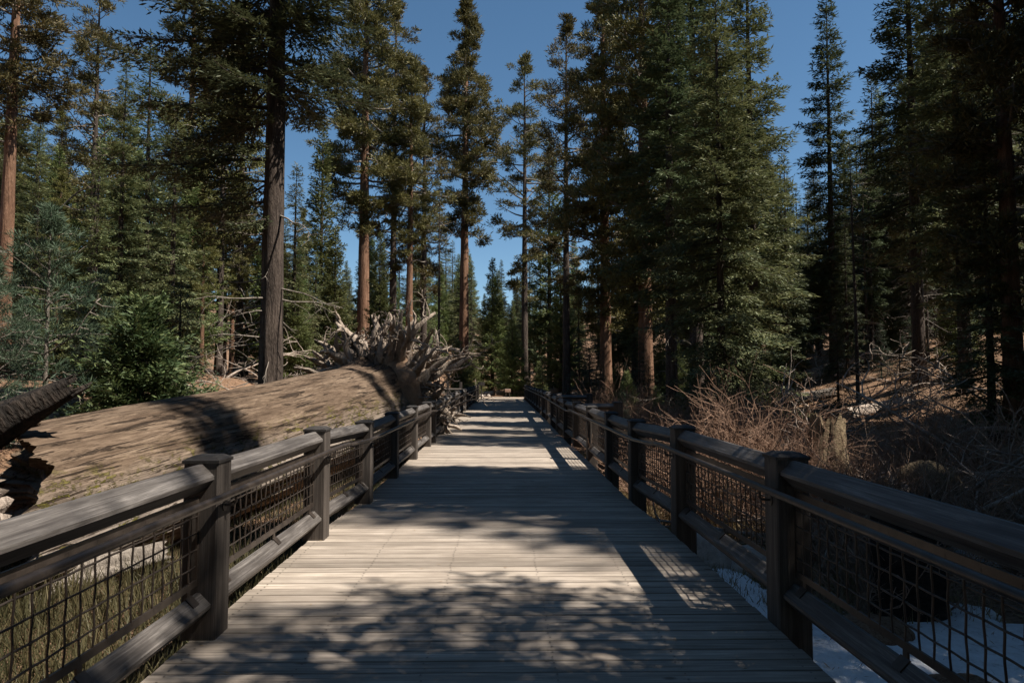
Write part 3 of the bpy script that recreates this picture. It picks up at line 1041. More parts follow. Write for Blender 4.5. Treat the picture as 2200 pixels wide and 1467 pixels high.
def gen_fir(seed, H, cb, Rmax, r0, step=0.42, per=5, ll=0.17, lw=0.05, ls=0.085, tw=0.12, e_lo=-0.25, e_hi=0.5,
            sil=0.85, dead=0, gap=0.1, vert=0.35, droop=0.22, lean=0.01, bark='firbark', leaf='fir', full=0.0, deadlen=1.8, deaddir=None, side=None, lowside=None):
    rs = np.random.RandomState(seed)
    line = trunk_line(rs, H, lean)
    mt = MB()
    cen, rad = trunk_mesh(mt, rs, line, H, r0)
    mbr, mlf, mdd = MB(), MB(), MB()
    z = cb
    az0 = rs.uniform(0, 6.28)
    while z < H - 0.15:
        u = (z - cb) / (H - cb)
        Rz = Rmax * ((1 - u) ** sil) * min(1.0, 0.55 + u * 5) + 0.12
        n = per + rs.randint(-1, 2)
        az0 += 2.4
        for b in range(n):
            if rs.rand() < gap:
                continue
            az = az0 + b * 2 * np.pi / n + rs.uniform(-0.4, 0.4)
            if lowside is not None and z < lowside and math.cos(az - side[0]) < 0.35:
                continue
            L = Rz * rs.uniform(0.6, 1.15)
            if side is not None:
                L *= 1 + side[1] * max(0, math.cos(az - side[0])) - 0.25 * side[1]
            if L < 0.15:
                continue
            el = e_lo + (e_hi - e_lo) * u + rs.uniform(-0.14, 0.14)
            h = z + rs.uniform(-step, step) * 0.45
            h = min(h, H - 0.1)
            D = np.array([math.cos(az), math.sin(az), 0.0])
            S = np.array([-math.sin(az), math.cos(az), 0.0])
            tt = np.linspace(0, 1, 7)
            bend = rs.uniform(-0.12, 0.12)
            rl = L * math.cos(el) * tt
            zl = L * (math.sin(el) * tt - droop * tt ** 2 + droop * 0.75 * tt ** 3)
            base = cen(h)
            pts = base + np.outer(rl, D) + np.outer(zl, [0, 0, 1]) + np.outer(bend * L * tt ** 2, S)
            br = max(0.006, min(rad(h) * 0.45, 0.013 * L + 0.004))
            tube(mbr, pts, br * (1 - 0.85 * tt), 4, False)
            # side twigs
            nt = max(3, int(L * (0.86 if full == 0 else 0.95) / tw))
            t = np.linspace(0.14 if full == 0 else 0.05, 1.0, nt) + rs.uniform(-0.5, 0.5, nt) / nt * 0.8
            t = np.clip(t, 0.05, 1.0)
            for sg in (-1, 1):
                p = np.stack([np.interp(t, tt, pts[:, q]) for q in range(3)], -1)
                tan = norm(np.stack([np.interp(np.clip(t + .1, 0, 1), tt, pts[:, q]) - np.interp(np.clip(t - .1, 0, 1), tt, pts[:, q]) for q in range(3)], -1))
                lt = np.minimum(0.48 * L, 1.1) * ((1.03 - t) ** 0.75) * rs.uniform(0.65, 1.15, nt) * np.minimum(1, t * 4 + 0.3) + ls
                ang = 0.85 + rs.uniform(-0.2, 0.2, nt)
                sd = S[None] * sg - np.array([0, 0, 0.12])
                td = norm(tan * np.cos(ang)[:, None] + sd * np.sin(ang)[:, None] + rs.normal(size=(nt, 3)) * 0.10)
                mcount = int(np.ceil(lt.max() / ls))
                s = (np.arange(mcount)[None, :] + rs.uniform(0, 1, (nt, mcount))) * ls
                ok = s < lt[:, None]
                ii, jj = np.nonzero(ok)
                if len(ii) == 0:
                    continue
                sv = s[ii, jj]
                sag = -0.25 * sv ** 2 / np.maximum(lt[ii], .1)
                C = p[ii] + td[ii] * sv[:, None] + np.outer(sag, [0, 0, 1])
                C += rs.normal(size=C.shape) * np.array([.02, .02, .045]) * (1 if L > .6 else .4)
                Pn = norm(np.cross(td[ii], np.cross(np.array([0, 0, 1.0]), td[ii])) + rs.normal(size=C.shape) * vert)
                lat = np.cross(Pn, td[ii])
                fan = rs.uniform(-0.9, 0.9, len(ii))
                U = td[ii] * np.cos(fan)[:, None] + lat * np.sin(fan)[:, None] + Pn * rs.normal(size=(len(ii), 1)) * 0.22
                k_ = rs.uniform(0.7, 1.25, len(ii))
                mlf.add(*cards(C, U, Pn, ll * k_, lw * k_))
        z += step * rs.uniform(0.75, 1.25) * (1.0 if u < 0.75 else 0.75)
    # leader
    nL = 14
    C = np.array([cen(h) for h in np.linspace(H - 0.6, H, nL)])
    az = rs.uniform(0, 6.28, nL)
    U = np.stack([np.cos(az), np.sin(az), np.full(nL, 0.9)], -1)
    mlf.add(*cards(C, U, rs.normal(size=(nL, 3)), np.full(nL, ll * 1.1), np.full(nL, lw)))
    # bare dead boughs below the crown
    for q in range(dead):
        h = rs.uniform(0.12 * cb, cb * 1.15)
        az = rs.uniform(0, 6.28) if deaddir is None or rs.rand() < 0.3 else deaddir + rs.normal() * 0.6
        L = deadlen * rs.uniform(0.35, 1.2)
        d0 = np.array([math.cos(az), math.sin(az), rs.uniform(-0.75, 0.05)])
        pts, dd = gnarl(rs, cen(h), d0, L, 7, 0.13)
        tube(mdd, pts, (0.008 + 0.011 * L) * (1 - .8 * np.linspace(0, 1, 8)), 4, False)
        for w in range(rs.randint(2, 7)):
            i_ = rs.randint(2, 8)
            p2, _ = gnarl(rs, pts[i_], dd + rs.normal(size=3) * 0.6 + np.array([0, 0, -.25]), L * rs.uniform(.2, .5), 4, 0.2)
            tube(mdd, p2, 0.0075 * (1 - .6 * np.linspace(0, 1, 5)), 3, False)
    return [('trunk', mt.mesh('trunk', M[bark], True)), ('branches', mbr.mesh('branches', M[bark], True)),
            ('foliage', mlf.mesh('foliage', M[leaf]))] + ([('dead_boughs', mdd.mesh('dead_boughs', M['greybark'], True))] if dead else []), H


def gen_seq(seed, H, cb, Rmax, r0, nb=110, cl=60, cr=0.85, ll=0.34, lw=0.15, sparse=0.0, leaf='seq', bark='seqbark', top=0.7, lean=0.008,
            e_mid=0.15, dead=0, power=0.75, flare=0.45):
    rs = np.random.RandomState(seed)
    line = trunk_line(rs, H, lean)
    mt = MB()
    cen, rad = trunk_mesh(mt, rs, line, H, r0, flare, 20, 0.07, power)
    mbr, mlf = MB(), MB()
    CC, CR, CD = [], [], []
    gaps = rs.uniform(0, 1, 3)
    for b in range(nb):
        u = (b + rs.rand()) / nb
        h = cb + (H - cb) * u ** 0.92
        env = min(1.0, 0.40 + 1.8 * u) * (1 - max(0, u - 0.2) / 0.8) ** top + 0.06
        az = b * 2.399 + rs.uniform(-0.9, 0.9)
        # whole sectors of the crown are thin or missing
        if math.sin(az * 2 + u * 19 + seed) + math.sin(az - u * 31 + 2 * seed) > 1.15:
            continue
        L = Rmax * env * (0.30 + 0.95 * rs.rand() ** 0.8)
        if L < 0.3:
            L = 0.3
        el = -0.30 + 0.75 * u + e_mid + rs.uniform(-0.3, 0.3)
        D = np.array([math.cos(az) * math.cos(el), math.sin(az) * math.cos(el), math.sin(el)])
        pts, dd = gnarl(rs, cen(min(h, H - .1)), D, L, 6, 0.16)
        pts[:, 2] += np.linspace(0, 1, 7) ** 2 * 0.12 * L - np.linspace(0, 1, 7) * 0.10 * L
        br = min(rad(h) * 0.5, 0.03 + 0.022 * L)
        tube(mbr, pts, br * (1 - 0.75 * np.linspace(0, 1, 7)), 5, False)
        if rs.rand() < sparse:
            continue
        ncl = max(2, int(L * 1.9))
        for c in range(ncl):
            t = rs.uniform(0.45, 1.0)
            p = np.array([np.interp(t, np.linspace(0, 1, 7), pts[:, q]) for q in range(3)])
            off = rs.normal(size=3) * np.array([.38, .38, .22]) * (0.25 + L * 0.26)
            e = p + off
            if np.linalg.norm(off) > .4:
                tube(mbr, [p, (p + e) / 2 + rs.normal(size=3) * .08, e], [.03, .022, .01], 3, False)
            CC.append(e)
            CR.append(cr * rs.uniform(0.40, 0.95) * (0.55 + 0.45 * min(1, L / 2)))
            CD.append(norm(e - cen(h)))
    # tip
    for q in range(5):
        CC.append(cen(H - q * 0.45) + rs.normal(size=3) * .12)
        CR.append(0.28 + q * .05)
        CD.append(np.array([0, 0, 1.0]))
    CC, CR, CD = np.array(CC), np.array(CR), np.array(CD)
    K = len(CC)
    X = norm(rs.normal(size=(K, cl, 3))) * rs.uniform(0.25, 1.0, (K, cl, 1)) ** 0.6 * np.array([1, 1, 0.50])
    # lumps inside every clump so that its outline is ragged
    lump = 1 + 0.35 * np.sin(X @ np.array([5.0, 3.0, 4.0]) + rs.uniform(0, 6, (K, 1)))
    C = CC[:, None] + X * CR[:, None, None] * lump[..., None]
    U = X * 0.9 + CD[:, None] * 0.5 + np.array([0, 0, 0.35]) + rs.normal(size=X.shape) * 0.55
    n = K * cl
    k_ = rs.uniform(0.6, 1.3, n)
    mlf.add(*cards(C.reshape(-1, 3), U.reshape(-1, 3), rs.normal(size=(n, 3)) + np.array([0, 0, .5]), ll * k_, lw * k_))
    for q in range(dead):
        h = rs.uniform(0.25 * cb, cb)
        az = rs.uniform(0, 6.28)
        pts, dd = gnarl(rs, cen(h), np.array([math.cos(az), math.sin(az), rs.uniform(-.5, .3)]), Rmax * rs.uniform(.3, .8), 6, 0.2)
        tube(mbr, pts, 0.05 * (1 - .8 * np.linspace(0, 1, 7)), 4, False)
    return [('trunk', mt.mesh('trunk', M[bark], True)), ('branches', mbr.mesh('branches', M['greybark'], True)),
            ('foliage', mlf.mesh('foliage', M[leaf]))], H


PROTO = {}


def proto(key):
    if key in PROTO:
        return PROTO[key]
    f = {
        # tall firs with clear lower trunk
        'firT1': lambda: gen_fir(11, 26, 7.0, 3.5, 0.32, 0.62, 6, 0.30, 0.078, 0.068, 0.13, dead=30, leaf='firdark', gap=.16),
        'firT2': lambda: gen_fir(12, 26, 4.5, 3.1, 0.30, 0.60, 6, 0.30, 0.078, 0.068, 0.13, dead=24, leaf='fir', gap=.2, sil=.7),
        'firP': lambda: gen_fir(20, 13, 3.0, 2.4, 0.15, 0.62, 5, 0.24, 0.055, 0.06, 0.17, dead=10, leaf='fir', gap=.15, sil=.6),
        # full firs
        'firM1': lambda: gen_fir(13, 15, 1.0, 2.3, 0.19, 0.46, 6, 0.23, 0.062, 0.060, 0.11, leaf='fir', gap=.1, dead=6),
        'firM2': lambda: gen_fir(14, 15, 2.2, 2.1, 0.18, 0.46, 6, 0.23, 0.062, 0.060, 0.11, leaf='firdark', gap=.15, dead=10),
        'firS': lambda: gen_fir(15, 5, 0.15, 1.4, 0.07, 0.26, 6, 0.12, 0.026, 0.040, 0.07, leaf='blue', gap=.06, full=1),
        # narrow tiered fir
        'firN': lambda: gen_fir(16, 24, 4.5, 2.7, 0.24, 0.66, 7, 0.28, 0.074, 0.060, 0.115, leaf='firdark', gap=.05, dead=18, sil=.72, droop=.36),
        # incense cedars
        'cedM': lambda: gen_fir(17, 14, 0.6, 2.6, 0.22, 0.38, 6, 0.22, 0.065, 0.060, 0.115, leaf='cedar', e_lo=0.15, e_hi=0.9, vert=1.0, gap=.12, droop=.05, sil=.8),
        'cedN': lambda: gen_fir(18, 16, 1.2, 1.9, 0.18, 0.38, 6, 0.22, 0.065, 0.060, 0.115, leaf='cedar', e_lo=0.2, e_hi=1.0, vert=1.0, gap=.16, droop=.05, sil=.6, dead=8),
        'cedS': lambda: gen_fir(19, 5, 0.1, 1.6, 0.08, 0.23, 6, 0.13, 0.036, 0.042, 0.07, leaf='cedar', e_lo=0.2, e_hi=0.9, vert=1.0, gap=.05, full=1, droop=.03),
        # sequoias
        'seqA': lambda: gen_seq(31, 42, 14, 4.9, 0.60, 150, 95, 0.85, .40, .085),
        'seqB': lambda: gen_seq(32, 42, 16, 4.2, 0.52, 125, 95, 0.85, .40, .085),
        'seqC': lambda: gen_seq(33, 36, 10, 3.8, 0.38, 120, 85, 0.75, .36, .08, sparse=.25, bark='firbark', top=.6),
        'seqD': lambda: gen_seq(34, 36, 6, 4.4, 0.50, 180, 95, 0.8, .36, .08),
        'seqE': lambda: gen_seq(38, 42, 16, 4.3, 0.55, 175, 95, 0.82, .40, .085, top=.9),
        # blue pine sapling
        'pine': lambda: gen_seq(35, 9, 0.6, 2.9, 0.10, 85, 75, 0.46, .28, .026, leaf='blue', bark='greybark', top=.8, e_mid=.3, flare=.1),
        # thin dead pole
        'pole': lambda: gen_fir(36, 18, 13, 0.8, 0.13, 0.6, 4, 0.2, 0.05, 0.10, 0.2, leaf='firdark', gap=.3, dead=45, deadlen=1.3),
    }[key]()
    PROTO[key] = f
    return f


def plant(key, x, y, H, label, cat='tree', group=None, name=None, rot=None, z=None, rs=random.Random(1), tilt=None, sxy=1.0):
    parts, h0 = proto(key) if isinstance(key, str) else key
    z = gz(x, y) if z is None else z
    t = thing(name or 'conifer_tree', label, cat, (x, y, z), rs.uniform(0, 6.28) if rot is None else rot, group)
    s = H / h0
    t.scale = (s * sxy, s * sxy, s)
    if tilt is not None:
        t.rotation_mode = 'XYZ'
        t.rotation_euler = (tilt[1], tilt[0], t.rotation_euler.z)
    for nm, me in parts:
        link(nm, me, t)
    return t


def plant_px(key, u, v, Y, vtop, label, cat='tree', group=None, name=None, **kw):
    """tree whose trunk shows at photo pixel (u, v), depth Y, tip at height vtop"""
    x = at(u, v, Y).x
    H = at(u, vtop, Y).z - gz(x, Y)
    return plant(key, x, Y, H, label, cat, group, name, **kw)


# --- the near fir behind the log
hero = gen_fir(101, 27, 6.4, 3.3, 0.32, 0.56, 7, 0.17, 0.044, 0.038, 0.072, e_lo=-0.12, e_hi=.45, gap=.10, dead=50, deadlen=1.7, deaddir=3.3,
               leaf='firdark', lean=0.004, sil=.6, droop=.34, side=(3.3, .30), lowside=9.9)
p = at(584, 700, 17.2)
plant(hero, p.x, 17.2, 27, 'big fir with a thick grey trunk and dead lower boughs rising behind the huge log', name='fir_tree', rot=0)

# --- the sunlit fir on the right
hero2 = gen_fir(103, 15.5, 1.0, 2.85, 0.15, 0.40, 6, 0.17, 0.044, 0.043, 0.085, e_lo=-0.25, e_hi=.35, gap=.2, dead=26, deadlen=2.2, leaf='fir', lean=0.006, sil=.72, droop=.26)
p = at(1548, 600, 21.5)
plant(hero2, p.x, 21.5, at(1530, -60, 21.5).z - gz(p.x, 21.5), 'bushy sunlit fir with drooping tiers beside the bare shrubs, brightest on its side', name='fir_tree', rot=0.6)

# --- the bright bushy cedar behind the log
hero3 = gen_fir(105, 3.9, 0.05, 1.75, 0.06, 0.16, 7, 0.13, 0.034, 0.036, 0.055, e_lo=0.15, e_hi=.8, vert=1.1, gap=.03, leaf='green', droop=.08, full=1, sil=.65)
p = at(305, 800, 15.0)
plant(hero3, p.x, 15.0, at(300, 635, 15.0).z - gz(p.x, 15.0), 'bushy bright green young cedar growing behind the fallen log', 'young tree', name='young_cedar', rot=1.0)

# --- named trees: (key, u, v, Y, vtop, label, name)
TREES = [
    ('seqB', 22, 300, 30, -420, 'tall reddish sequoia at the left edge of the photo with olive foliage', 'sequoia_tree'),
    ('seqC', 207, 250, 42, -40, 'slender sequoia with olive crown between the left edge sequoia and the pointed firs', 'sequoia_tree'),
    ('firM2', 318, 400, 37, 72, 'pointed dark fir left of the big thick trunked fir, the taller of two', 'fir_tree'),
    ('firM1', 372, 500, 31, 200, 'full green fir just in front of the taller pointed dark fir', 'fir_tree'),
    ('firM1', 205, 560, 27, 300, 'dense green fir rising behind the bushy bright young cedar', 'fir_tree'),
    ('pine', 105, 600, 14.8, 455, 'blue green pine sapling with a thin grey stem left of the bright young cedar', 'young_pine'),
    ('pine', -20, 700, 13.5, 560, 'blue green pine sapling cut by the left edge of the photo', 'young_pine'),
    ('firS', 385, 760, 18.5, 590, 'small blue green fir directly behind the bright young cedar', 'young_fir'),
    ('firS', 175, 800, 17.5, 690, 'low blue green fir filling the gap beside the bright young cedar', 'young_fir'),
    ('firT2', 258, 560, 33, 130, 'fir with a bare thin grey trunk showing above the bright young cedar', 'fir_tree'),
    ('seqB', 412, 300, 48, -90, 'sequoia half hidden behind the boughs of the big thick trunked fir', 'sequoia_tree'),
    ('seqC', 478, 420, 44, 40, 'dark trunked sequoia just left of the big thick trunked fir', 'sequoia_tree'),
    ('seqC', 520, 420, 52, 10, 'sequoia with a reddish trunk partly hidden by the big thick trunked fir', 'sequoia_tree'),
    ('firM1', 632, 560, 38, 352, 'mid height fir just right of the big thick trunked fir', 'fir_tree'),
    ('cedN', 690, 500, 50, 272, 'slim pointed cedar standing alone against the sky right of the big fir', 'cedar_tree'),
    ('seqA', 783, 400, 58, -130, 'massive sequoia with the thickest red trunk above the upturned roots', 'sequoia_tree'),
    ('seqC', 846, 400, 66, 10, 'pale thin trunked sequoia right behind the massive red one', 'sequoia_tree'),
    ('seqB', 880, 500, 60, 130, 'slim tall sequoia with a long bare grey trunk above the root plate', 'sequoia_tree'),
    ('seqC', 912, 500, 66, 150, 'sequoia just right of the slim one with the long bare grey trunk', 'sequoia_tree'),
    ('pole', 943, 600, 45, 385, 'thin dead pole of a tree between the root plate and the red sequoia', 'dead_tree'),
    ('seqE', 998, 450, 74, -2, 'tall full crowned sequoia with a glowing red trunk left of the sky gap', 'sequoia_tree'),
    ('seqC', 1127, 450, 66, 122, 'thin crowned sequoia with a dark straight trunk in the middle of the sky gap', 'sequoia_tree'),
    ('seqC', 1216, 550, 47, 42, 'dark straight trunked sequoia right of the sky gap, beside the boardwalk end', 'sequoia_tree'),
    ('seqD', 1300, 560, 41, -60, 'wide dark sequoia with a red trunk foot above the bare shrubs', 'sequoia_tree'),
    ('seqD', 1385, 560, 37, -260, 'towering dark sequoia between the wide red footed one and the sunlit fir', 'sequoia_tree'),
    ('firT1', 1441, 650, 27, -150, 'dark fir with a rough straight trunk rising from the bare shrubs', 'fir_tree'),
    ('firT1', 1490, 300, 33, -320, 'dark tall fir looming directly behind the sunlit fir', 'fir_tree'),
    ('firT2', 1612, 300, 30, -160, 'tall fir behind the sunlit fir with long bare boughs against the sky', 'fir_tree'),
    ('firN', 1782, 400, 36, -20, 'narrow dark fir with neat tiers in the second sky gap', 'fir_tree'),
    ('firM2', 1880, 500, 44, 160, 'dark pointed fir just right of the neat tiered one', 'fir_tree'),
    ('firT1', 1965, 450, 25, -260, 'tall dark fir with a long straight trunk above the tangle of dead branches', 'fir_tree'),
    ('firT2', 2062, 450, 22, -300, 'tall shaded fir near the right edge of the photo with sparse boughs', 'fir_tree'),
    ('seqD', 2165, 450, 15.2, -500, 'thick black shaded trunk at the right edge of the photo', 'sequoia_tree'),
    ('firM1', 2120, 560, 15.5, 240, 'leafy green fir low at the right edge of the photo', 'fir_tree'),
    ('firM2', 1690, 620, 34, 330, 'shaded fir between the sunlit fir and the neat tiered one', 'fir_tree'),
    ('cedN', 1180, 620, 72, 300, 'olive cedar between the two dark straight trunks', 'cedar_tree'),
    ('cedM', 1205, 700, 60, 560, 'pale green cedar at the foot of the dark straight trunk', 'cedar_tree'),
    ('cedM', 1058, 700, 66, 555, 'pale olive cedar right of the glowing red trunk', 'cedar_tree'),
    ('cedS', 1100, 770, 60, 690, 'cone shaped olive cedar facing the end of the boardwalk', 'young_cedar'),
    ('firN', 1085, 700, 68, 640, 'narrow blue green young fir behind the cone shaped cedar', 'young_fir'),
    ('cedS', 985, 790, 42, 728, 'round green young cedar right beside the upturned roots', 'young_cedar'),
    ('cedS', 1012, 805, 57, 745, 'small green young cedar behind the far wooden sign', 'young_cedar'),
    ('firS', 1245, 790, 44, 735, 'small blue green fir standing at the dark trunk near the boardwalk end', 'young_fir'),
    ('firS', 1165, 810, 58, 765, 'little fir past the end of the boardwalk next to the pale green cedar', 'young_fir'),
    ('cedM', 720, 620, 40, 490, 'green cedar filling the space behind the dirt mound', 'cedar_tree'),
    ('cedM', 640, 700, 34, 590, 'light green cedar just right of the big thick trunk', 'cedar_tree'),
    ('cedN', 815, 640, 46, 500, 'dark green cedar right behind the bleached upturned roots', 'cedar_tree'),
]
rt_ = random.Random(77)
for (key, u, v, Y, vt, lab, nm) in TREES:
    plant_px(key, u, v, Y, vt, lab, 'tree' if 'young' not in nm else 'young tree', None, nm, rs=rt_)


# --- the many trees of the wood behind
def top_limit(u):
    return float(np.interp(u, [-300, 0, 120, 250, 320, 450, 560, 640, 690, 760, 850, 930, 1000, 1050, 1105, 1150, 1210, 1260, 1330, 1420, 1600, 1680, 1715, 1790, 1860, 2000, 2200, 2500],
                           [100, 160, 200, 180, 260, 250, 300, 400, 470, 470, 470, 490, 520, 555, 560, 520, 520, 470, 380, 120, 60, 330, 380, 330, 230, 60, -100, -200]))


rw = random.Random(2024)
taken = []
for o in bpy.data.objects:
    if o.parent is None and o.get('category') in ('tree', 'young tree'):
        taken.append((o.location.x, o.location.y))
zones = [
    # name of the zone, u range, depth range, count, kinds, label, group
    ('l', (-120, 720), (34, 85), 62, ['firM1', 'firM2', 'firT2', 'cedN', 'firT1', 'seqC', 'cedM', 'seqB', 'firT2', 'seqC'],
     'conifer in the crowded sunlit wood behind the fallen log', 'conifers of the sunlit wood behind the log'),
    ('c', (700, 1290), (76, 190), 95, ['cedM', 'cedN', 'firM1', 'firN', 'cedM', 'firM2'],
     'distant conifer on the wooded slope beyond the end of the boardwalk', 'conifers on the slope beyond the boardwalk'),
    ('r', (1290, 2250), (32, 85), 118, ['firT1', 'firM2', 'firN', 'firT2', 'firM1', 'firT1'],
     'dark conifer in the shaded wood above the tangle of dead branches', 'conifers of the shaded wood above the dead branches'),
]
for (zn, ur, dr, cnt, kinds, lab, grp) in zones:
    made, tries = 0, 0
    while made < cnt and tries < cnt * 12:
        tries += 1
        u = rw.uniform(*ur)
        Y = dr[0] + (dr[1] - dr[0]) * rw.random() ** (0.8)
        x = at(u, 780, Y).x
        if zn in 'rc' and 0 < x < 9.5 and Y < 66:
            continue
        if any((x - a) ** 2 + (Y - b) ** 2 < 4.0 for a, b in taken):
            continue
        vt = top_limit(u) + rw.uniform(0, 190 if zn != 'r' else 230)
        H = at(u, vt, Y).z - gz(x, Y)
        if H < 4:
            continue
        H = min(H, 38)
        key = rw.choice(kinds)
        if H < 13 and key in ('firT1', 'firT2', 'seqC'):
            key = 'firM1'
        plant(key, x, Y, H, lab, 'tree', grp, 'conifer_tree', rs=rw)
        taken.append((x, Y))
        made += 1

n = 0
while n < 11:
    u, Y = rw.uniform(1840, 2190), rw.uniform(23, 40)
    x = at(u, 780, Y).x
    if any((x - a) ** 2 + (Y - b) ** 2 < 2 for a, b in taken):
        continue
    plant('pole', x, Y, rw.uniform(8, 14), 'thin dark bare pole of a tree in the shaded wood', 'dead tree', 'thin bare poles of the shaded wood', 'dead_tree', rs=rw)
    taken.append((x, Y))
    n += 1

# --- undergrowth saplings behind the log and on the right slope
for (ur, dr, cnt, lab, grp, kinds) in (
        ((-60, 700), (22, 36), 16, 'small conifer sapling in the undergrowth behind the log', 'saplings behind the log', ['firS', 'cedS', 'pine', 'firS']),
        ((1330, 2200), (22, 42), 44, 'small shaded conifer sapling on the slope among dead branches', 'saplings on the shaded slope', ['firS', 'firS', 'cedS']),
        ((1255, 1440), (30, 56), 16, 'small conifer sapling between the dark trunks past the side rails', 'saplings between the dark trunks', ['cedS', 'firS', 'firS']),
        ((960, 1260), (60, 80), 14, 'small conifer sapling at the foot of the wood past the path', 'saplings past the path', ['cedS', 'firS', 'cedS'])):
    n = 0
    while n < cnt:
        u, Y = rw.uniform(*ur), rw.uniform(*dr)
        x = at(u, 800, Y).x
        if any((x - a) ** 2 + (Y - b) ** 2 < 1.2 for a, b in taken) or (430 < u < 780 and Y < 33):
            n += 0.2
            continue
        plant(rw.choice(kinds), x, Y, rw.uniform(1.8, 4.5), lab, 'young tree', grp, 'young_conifer', rs=rw)
        taken.append((x, Y))
        n += 1

# --- tall trees standing beside the walk outside the picture, whose shade falls on it
K = -SUN_DIR.y / SUN_DIR.x
for (X, s, H, key, wd) in ((6.0, 3.3, 12.6, 'firP', 1), (8.0, 0.8, 15.5, 'firP', 1), (6.8, 4.6, 12.6, 'firP', .8), (9.5, 2.2, 17, 'firP', .9), (5.4, 5.5, 7.6, 'firM2', .9),
                           (10.0, 4.3, 12.5, 'firM2', .9), (10.0, 6.6, 12, 'firM2', .8), (13.0, 1.4, 22, 'firP', .9), (13.0, 3.6, 22, 'firP', .75), (12.0, 4.3, 19.0, 'firP', .6), (14.5, 2.6, 23, 'firP', .8), (10.5, 2.3, 18.5, 'firP', .9), (7.5, 3.2, 13.6, 'firP', .8),
                           (11.0, 9.5, 27.0, 'firN', .85), (10.5, 9.2, 20, 'firN', 1.05), (11.0, 10.7, 21.5, 'firN', .9), (11.5, 11.7, 21.5, 'firN', .75), (14.0, 16.8, 28.5, 'firN', .5), (15.5, 10.2, 26, 'firM2', .8),
                           (19.0, 18.3, 36, 'firN', .6), (20.0, 20.6, 33, 'firN', .6),
                           (22.5, 9.5, 22, 'firN', 1), (25, 11.5, 25, 'firM2', 1), (22.5, 13.2, 22, 'firM1', 1), (26, 14.8, 26, 'firN', 1), (23, 16.6, 23, 'firM2', 1),
                           (27, 18.5, 27, 'firM1', 1), (24, 20.5, 24, 'firN', 1), (26, 22.5, 25, 'firM2', 1), (15.5, 13.4, 11, 'firM2', .9), (17, 16.8, 17, 'firM2', .9)):
    plant(key, X, s - K * X, H, 'tall conifer beside the boardwalk just outside the picture, shading the planks', 'tree', 'trees that shade the boardwalk', 'conifer_tree', rs=rw, sxy=wd)


# --- the wood goes on behind the viewpoint and to both sides of it
for q in range(44):
    for t_ in range(20):
        x, y = rw.uniform(-34, 34), rw.uniform(-38, 5)
        if y > -6 and not (x < -1.2 * max(y, 0) - 10 or x > 24):
            continue
        if abs(x) < 4.5 or (x > 4 and y > -6 and x < 24) or any((x - a) ** 2 + (y - b) ** 2 < 6 for a, b in taken):
            continue
        break
    else:
        continue
    taken.append((x, y))
    plant(rw.choice(['firT1', 'firT2', 'firM1', 'firN', 'seqD']), x, y, rw.uniform(22, 36), 'tall conifer of the wood behind and beside the viewpoint, outside the picture', 'tree',
          'trees outside the picture', 'conifer_tree', rs=rw)


# ------------------------------------------------------------------ bare shrubs, dead branches, debris
def gen_shrub(seed, n, Hs, spread, r, mat='twig'):
    rs = np.random.RandomState(seed)
    mb = MB()
    for q in range(n):
        az = rs.uniform(0, 6.28)
        b = np.array([math.cos(az), math.sin(az), 0]) * rs.uniform(0, 0.35)
        d = np.array([math.cos(az) * spread, math.sin(az) * spread, 1.0]) * np.array([1, 1, rs.uniform(.35, 1.1)])
        L = Hs * rs.uniform(0.55, 1.1)
        pts, dd = gnarl(rs, b + np.array([0, 0, -.08]), d, L, 8, 0.12)
        tube(mb, pts, r * (1 - .7 * np.linspace(0, 1, 9)), 4, False)
        for w in range(rs.randint(3, 8)):
            i_ = rs.randint(3, 9)
            p2, d2 = gnarl(rs, pts[i_], norm(dd) + rs.normal(size=3) * 0.55, L * rs.uniform(.2, .45), 4, 0.16)
            tube(mb, p2, r * .5 * (1 - .6 * np.linspace(0, 1, 5)), 3, False)
            for w2 in range(rs.randint(0, 3)):
                p3, _ = gnarl(rs, p2[rs.randint(1, 5)], d2 + rs.normal(size=3) * .6, L * rs.uniform(.08, .2), 3, .15)
                tube(mb, p3, r * .3, 3, False)
    return mb.mesh('bare_shrub', M[mat], True)


SHRUB = [gen_shrub(51, 34, 1.35, 0.55, 0.011), gen_shrub(52, 30, 1.1, 0.8, 0.010), gen_shrub(53, 38, 1.5, 0.45, 0.011)]
BRUSH = [gen_shrub(54, 46, 1.7, 0.35, 0.010, 'brush'), gen_shrub(55, 40, 1.5, 0.55, 0.010, 'brush'), gen_shrub(56, 50, 1.9, 0.3, 0.010, 'brush')]
n = 0
for (u0, u1, d0, d1, cnt, lab, grp) in (
        (1235, 1400, 24, 42, 22, 'bare reddish brown twiggy shrub by the far side rails of the boardwalk', 'bare shrubs by the far side rails'),
        (1310, 1700, 11.8, 20, 46, 'bare warm brown twiggy shrub in the sunny thicket beside the railing', 'bare shrubs of the sunny thicket'),
        (1700, 2250, 8, 20, 30, 'bare brown twiggy shrub in the shaded tangle above the snow', 'bare shrubs of the shaded tangle')):
    for q in range(cnt):
        Y = rw.uniform(d0, d1)
        x = at(rw.uniform(u0, u1), 900, Y).x
        if x < 2.9:
            continue
        o = link('bare_shrub', (SHRUB if 'tangle' in lab else BRUSH)[n % 3])
        o.location = (x, Y, gz(x, Y))
        s = rw.uniform(0.5, 1.25)
        o.scale = (s, s, s * rw.uniform(.8, 1.1))
        o.rotation_euler = (0, 0, rw.uniform(0, 6.28))
        tag(o, lab, 'shrub', grp)
        n += 1
for q in range(5):
    Y = rw.uniform(10.5, 13)
    x = at(rw.uniform(190, 250), 870, Y).x
    o = link('bare_shrub', SHRUB[q % 3])
    o.location = (x, Y, gz(x, Y))
    o.scale = (.5,) * 3
    tag(o, 'short bare brown shrub between the black broken log and the huge log', 'shrub', 'short bare shrubs behind the black broken log')


